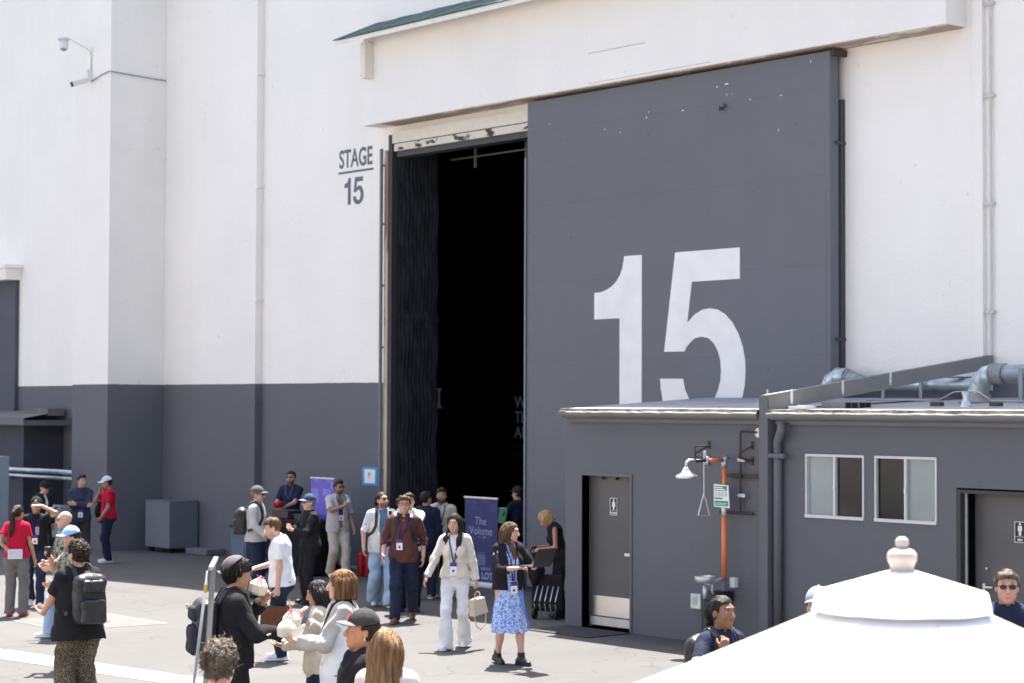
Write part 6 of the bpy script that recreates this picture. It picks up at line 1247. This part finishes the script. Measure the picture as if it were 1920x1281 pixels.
r = p.place('folder', 'green folder tucked under the arm of the man in dark hat', 'folder', (-.29, .10, 1.22), (0, 12, 0)); MB().box(-.012, .012, -.11, .11, -.13, .15, bev=.003).build('cover', mat('green folder', (.03, .18, .05), .6), r); MB().box(-.006, .006, -.1, .1, .151, .158).build('pages', WHT, r)

# --- foreground
COCO = mat('trimmed coconut', (.70, .62, .50), .75, var=.10, scale=9, bump=.25, bscale=22)
def coconut(p, pos, label, rot=(0, 0, 0), s=1.0, flower=True, straw=True):
    r = p.place('coconut', label, 'coconut', pos, rot, 'drinking coconuts'); n = 7; prof = [(.036, -.062), (.070, -.045), (.076, .012), (.066, .032), (.030, .068), (.012, .076)]
    mb = MB(); mb.lathe([(a * s, z * s) for a, z in prof], n=n); mb.build('shell', COCO, r); MB().lathe([(.018 * s, .0765 * s), (.016 * s, .079 * s)], n=12).build('opening', mat('coconut inside', (.3, .26, .2), .6), r)
    if flower:
        mb = MB()
        for k in range(5): a = k * 1.257; mb.prism([(0, 0), (.010, .018), (.006, .034), (-.006, .034), (-.010, .018)], lambda u, v, d: Vector((.018 * s + u * math.cos(a) - v * math.sin(a), -.016 * s + u * math.sin(a) + v * math.cos(a), .074 * s + v * .45 - d)), .002)
        mb.build('pink_flower', mat('pink petals', (.62, .06, .28), .6), r)
    if straw: MB().tube([(-.01, .0, .07), (-.025, .0, .17)], .004, 8).build('straw', mat('straw yellow', (.62, .40, .14), .5), r)
p = figure('young man in black jacket with backwards grey cap drinking from a coconut', 438, 1046, h=1.76, face=108, arms={'L': dict(w=(-.13, .27, 1.40), hint=(-.8, .2, -1), d=(.35, .35, .8), n=(.75, -.35, .1), c=.9), 'R': dict(w=(.10, .36, 1.17), hint=(.7, -.7, -.7), d=(-.05, .95, .12), n=(-.25, .0, .95), c=.75)}, head=(8, 10, 0), skin='tan', lod=.0062, seed=23)
p.shirt(BLK, .030, .93, .90, 'jacket', collar=True, amp=.011, loose=.008); p.trousers(BLK, .024, .02); p.shoes(S_BLK); p.body(); p.hairdo('mop', 'black', nape=1.545, seed=6, top=.006); p.cap_hat(fabric('mauve grey cap', (.115, .10, .11)), back=True)
p.backpack('black backpack with beige roll worn by the young man with the coconut', NYLON, CHAR, w=.145, z0=1.0, z1=1.42, accents=[(-.04, 1.38, (.42, .38, .29))])
coconut(p, (-.02, .21, 1.52), 'white coconut raised to the lips of the young man in black jacket', (-18, 0, 0), 1.05, True, False); coconut(p, p.palm('R', .075, .11), 'white coconut with pink flower and straw resting on an outstretched palm', (0, 0, 30), 1.0)
phone(p, 'R', 'blue grey phone pinched against the coconut on the outstretched palm', .055, (-30, 35, 20), .03, (.09, .11, .16))
p = figure('man in white shirt with curly greying hair seen from behind at bottom edge', 409, 1200, h=1.74, face=176, head=(4, 10, 0), skin='pink', lod=.006, seed=24, fat=1.05)
p.shirt(WHT, .02, .4, .9, 'shirt', collar=True); p.trousers(NAVY, .02); p.shoes(S_BLK); p.body(); p.hairdo('curly', 'greybrown', nape=1.565, seed=12)
p = figure('woman with auburn bob in pale grey jacket holding a coconut', 641, 1066, h=1.71, face=-84, fem=True, fat=1.03, arms={'L': dict(w=(-.10, .37, 1.19), hint=(-.7, -.7, -.8), d=(.15, .95, .25), n=(.3, -.1, .9), c=.8), 'R': dict(w=(.12, .29, 1.34), hint=(.8, -.2, -1), d=(-.15, .35, .9), n=(-.5, -.3, .2), c=.9)}, head=(0, 2, 0), skin='fair', lod=.0062, seed=25)
p.shirt(WHT, .026, .2, .68, 'long_tee', loose=.05); jk = p.shirt(fabric('pale grey jacket', (.43, .405, .37)), .034, .92, 1.00, 'jacket', collar=True, amp=.011); p.trousers(DNAVY, .024); p.shoes(S_WHT); p.body(); p.hairdo('bob', 'auburn', seed=2)
for (y, z, wd, hh, c, nm) in ((.0, .93, .06, .010, (.12, .12, .15), 'print_line'), (.02, .87, .022, .022, (.65, .50, .05), 'print_triangle'), (-.05, .82, .02, .02, (.60, .05, .15), 'print_spot'), (.0, .78, .03, .03, (.60, .55, .6), 'print_figure')):
    a, n = p.on((-.2, y, z), .004, (-1, 0, 0)); o = MB(); fr = Matrix.Translation(a)
    if 'triangle' in nm: o.prism([(-wd, -hh * .8), (wd, -hh * .8), (0, hh)], lambda u, v, d: fr @ Vector((-d, u, v)), .003)
    else: o.box(-.003, .001, -wd, wd, -hh / 2, hh / 2, M=fr)
    o.build(nm, mat(nm, c, .7), p.root)
coconut(p, p.palm('L', .075, .10), 'white coconut held low by the woman with auburn bob', (0, 0, 60), 1.08, False, False); phone(p, 'R', 'slim phone in the raised hand of the woman with auburn bob', .03, (30, 20, 30), .04, (.06, .09, .14))
pts = [(-.085, -.1, 1.36), (-.09, -.04, 1.46), (-.092, .0, 1.475), (-.097, .05, 1.44), (-.105, .1, 1.34), (-.115, .1, 1.24)]; q = [p.on(a, .008, f) for a, f in zip(pts, ((0, -1, .2), (0, -.5, 1), (0, 0, 1), (0, .6, 1), (0, 1, .2), (0, 1, 0)))]; MB().strip([a for a, _ in q], [b for _, b in q], .035, .008).build('bag_strap', BLK, p.root)
p = figure('woman with long dark hair in beige jacket behind the woman with auburn bob', 603, 1085, h=1.54, face=-100, fem=True, arms={'L': dict(w=(-.14, .34, 1.14), hint=(-.7, -.7, -.8), n=(.3, 0, .9)), 'R': dict(w=(.14, .30, 1.10))}, head=(0, 14, 0), skin='tan', lod=.0068, seed=26)
p.shirt(SAND, .032, .95, .80, 'jacket', amp=.012, collar=True); p.trousers(NAVY, .024); p.shoes(S_WHT); p.body(); p.hairdo('long', 'black', len=1.2, front=False)
p = figure('person in grey cap with red badge and black hoodie in left profile', 676, 1145, h=1.70, face=-72, arms={}, head=(0, -4, 0), skin=(.50, .24, .13), lod=.006, seed=27)
p.shirt(BLK, .032, .97, .86, 'hoodie', amp=.010); p.trousers(CHAR, .024); p.shoes(S_BLK); p.body(0, (.03, .02, .015)); p.hairdo('short', 'dark', cap=True, nape=1.57); p.cap_hat(fabric('washed black cap', (.045, .045, .045)), fabric('mid grey brim', (.16, .16, .165)))
H = p.H; MB().prism([(-.022, 1.70), (.022, 1.70), (.022, 1.735), (-.022, 1.735)], lambda u, v, d: Vector(H((u, .107 - d - (v - 1.70) * .35, v))), .008).build('cap_badge', M_RED, p.root)
v = Vol(p.T((0, -.05, 1.46)) - .22, p.T((0, -.05, 1.46)) + .22, .0075); v.cap(p.T((-.07, -.06, 1.45)), p.T((.07, -.06, 1.45)), .06, .06, .03); v.cap(p.T((-.075, -.03, 1.46)), p.T((-.045, .09, 1.41)), .035, .03, .03); v.cap(p.T((.075, -.03, 1.46)), p.T((.045, .09, 1.41)), .035, .03, .03); v.disp(fold(5, .006)); V, Q = v.mesh(); np_mesh('hood', V, Q, BLK, p.root)
MB().lathe([(.004, -.012), (.007, 0), (.004, .012)], tuple(p.H((-.083, .0, 1.585))), 8).build('earring', M_ALU, p.root)
p = figure('woman with long straight light brown hair seen from behind at bottom edge', 727, 1175, h=1.66, face=166, fem=True, head=(0, 0, 0), skin='fair', lod=.006, seed=28)
p.shirt(fabric('pale blush top', (.66, .58, .55)), .02, .4, .9, 'top'); p.trousers(pattern('pale denim', 'jeans'), .022); p.shoes(S_WHT); p.body(); 
HAIRS['lightbrown'] = ((.13, .07, .032), (.34, .20, .095)); p.hairdo('straight', 'lightbrown', len=1.12, w=.20, front=False, seed=9)
p = figure('woman with braided dark hair and navy polo holding her backpack strap', 1352, 1113, h=1.68, face=32, fem=True, arms={'R': dict(w=(.13, .19, 1.375), hint=(1, -.3, -.9), d=(-.3, .0, .95), n=(-.4, -.8, .3), c=1.0)}, head=(-8, 4, 0), skin='brown', lod=.0062, seed=29)
p.shirt(NAVY, .02, .36, .88, 'polo_shirt', collar=True); p.trousers(BLK, .02); p.shoes(S_WHT); p.body(0, (.03, .02, .015)); p.hairdo('braid', 'black', seed=5); p.lanyard(1.1)
a0 = p.arm['R']; S_, E_ = p.sh['R'], a0['e']; t = .36 / .53; P_ = S_ + (E_ - S_) * t; u_ = unit(E_ - S_); MB().tube([P_ - u_ * .006, P_ + u_ * .006], .066, 18).build('sleeve_trim', WHT, p.root)
p.backpack('grey strapped dark backpack worn by the woman in navy polo', NYLON, None, w=.14, z0=1.02, z1=1.42)
p = figure('man with short sandy hair and dark sunglasses by the men\'s door', 1888, 1066, h=1.80, face=-6, fat=1.08, head=(4, 2, 0), skin='pink', lod=.0062, seed=30)
p.shirt(NAVY, .024, .42, .88, 'polo_shirt', collar=True); p.trousers(BLK, .022); p.shoes(S_BLK); p.body(.15, (.3, .2, .15)); p.hairdo('short', 'greybrown', seed=9); p.glasses()
a, n = p.on((-.12, .1, 1.40), .004, (0, 1, .3)); MB().strip([p.on((-.14 + .0 * k, .1, 1.46 - .05 * k), .004, (-.2, 1, .5))[0] for k in range(4)], [n] * 4, .010, .003).build('white_piping', WHT, p.root)
p = figure('person in pale cap mostly hidden behind the white umbrella', 1534, 1103, h=1.72, face=-20, skin='light', seed=31)
p.shirt(LGREY, .02, .4, .9, 'tee'); p.trousers(NAVY, .02); p.shoes(S_WHT); p.body(); p.hairdo('short', 'brown', cap=True); p.cap_hat(fabric('pale cap', (.27, .31, .37)))
p = figure('balding man whose crown just shows above the umbrella', 1746, 1088, h=1.76, face=10, skin='fair', seed=32)
p.shirt(CHAR, .02, .4, .9, 'shirt', collar=True); p.trousers(NAVY, .02); p.shoes(S_BLK); p.body(); v = p.hairdo('crop', 'sandy')
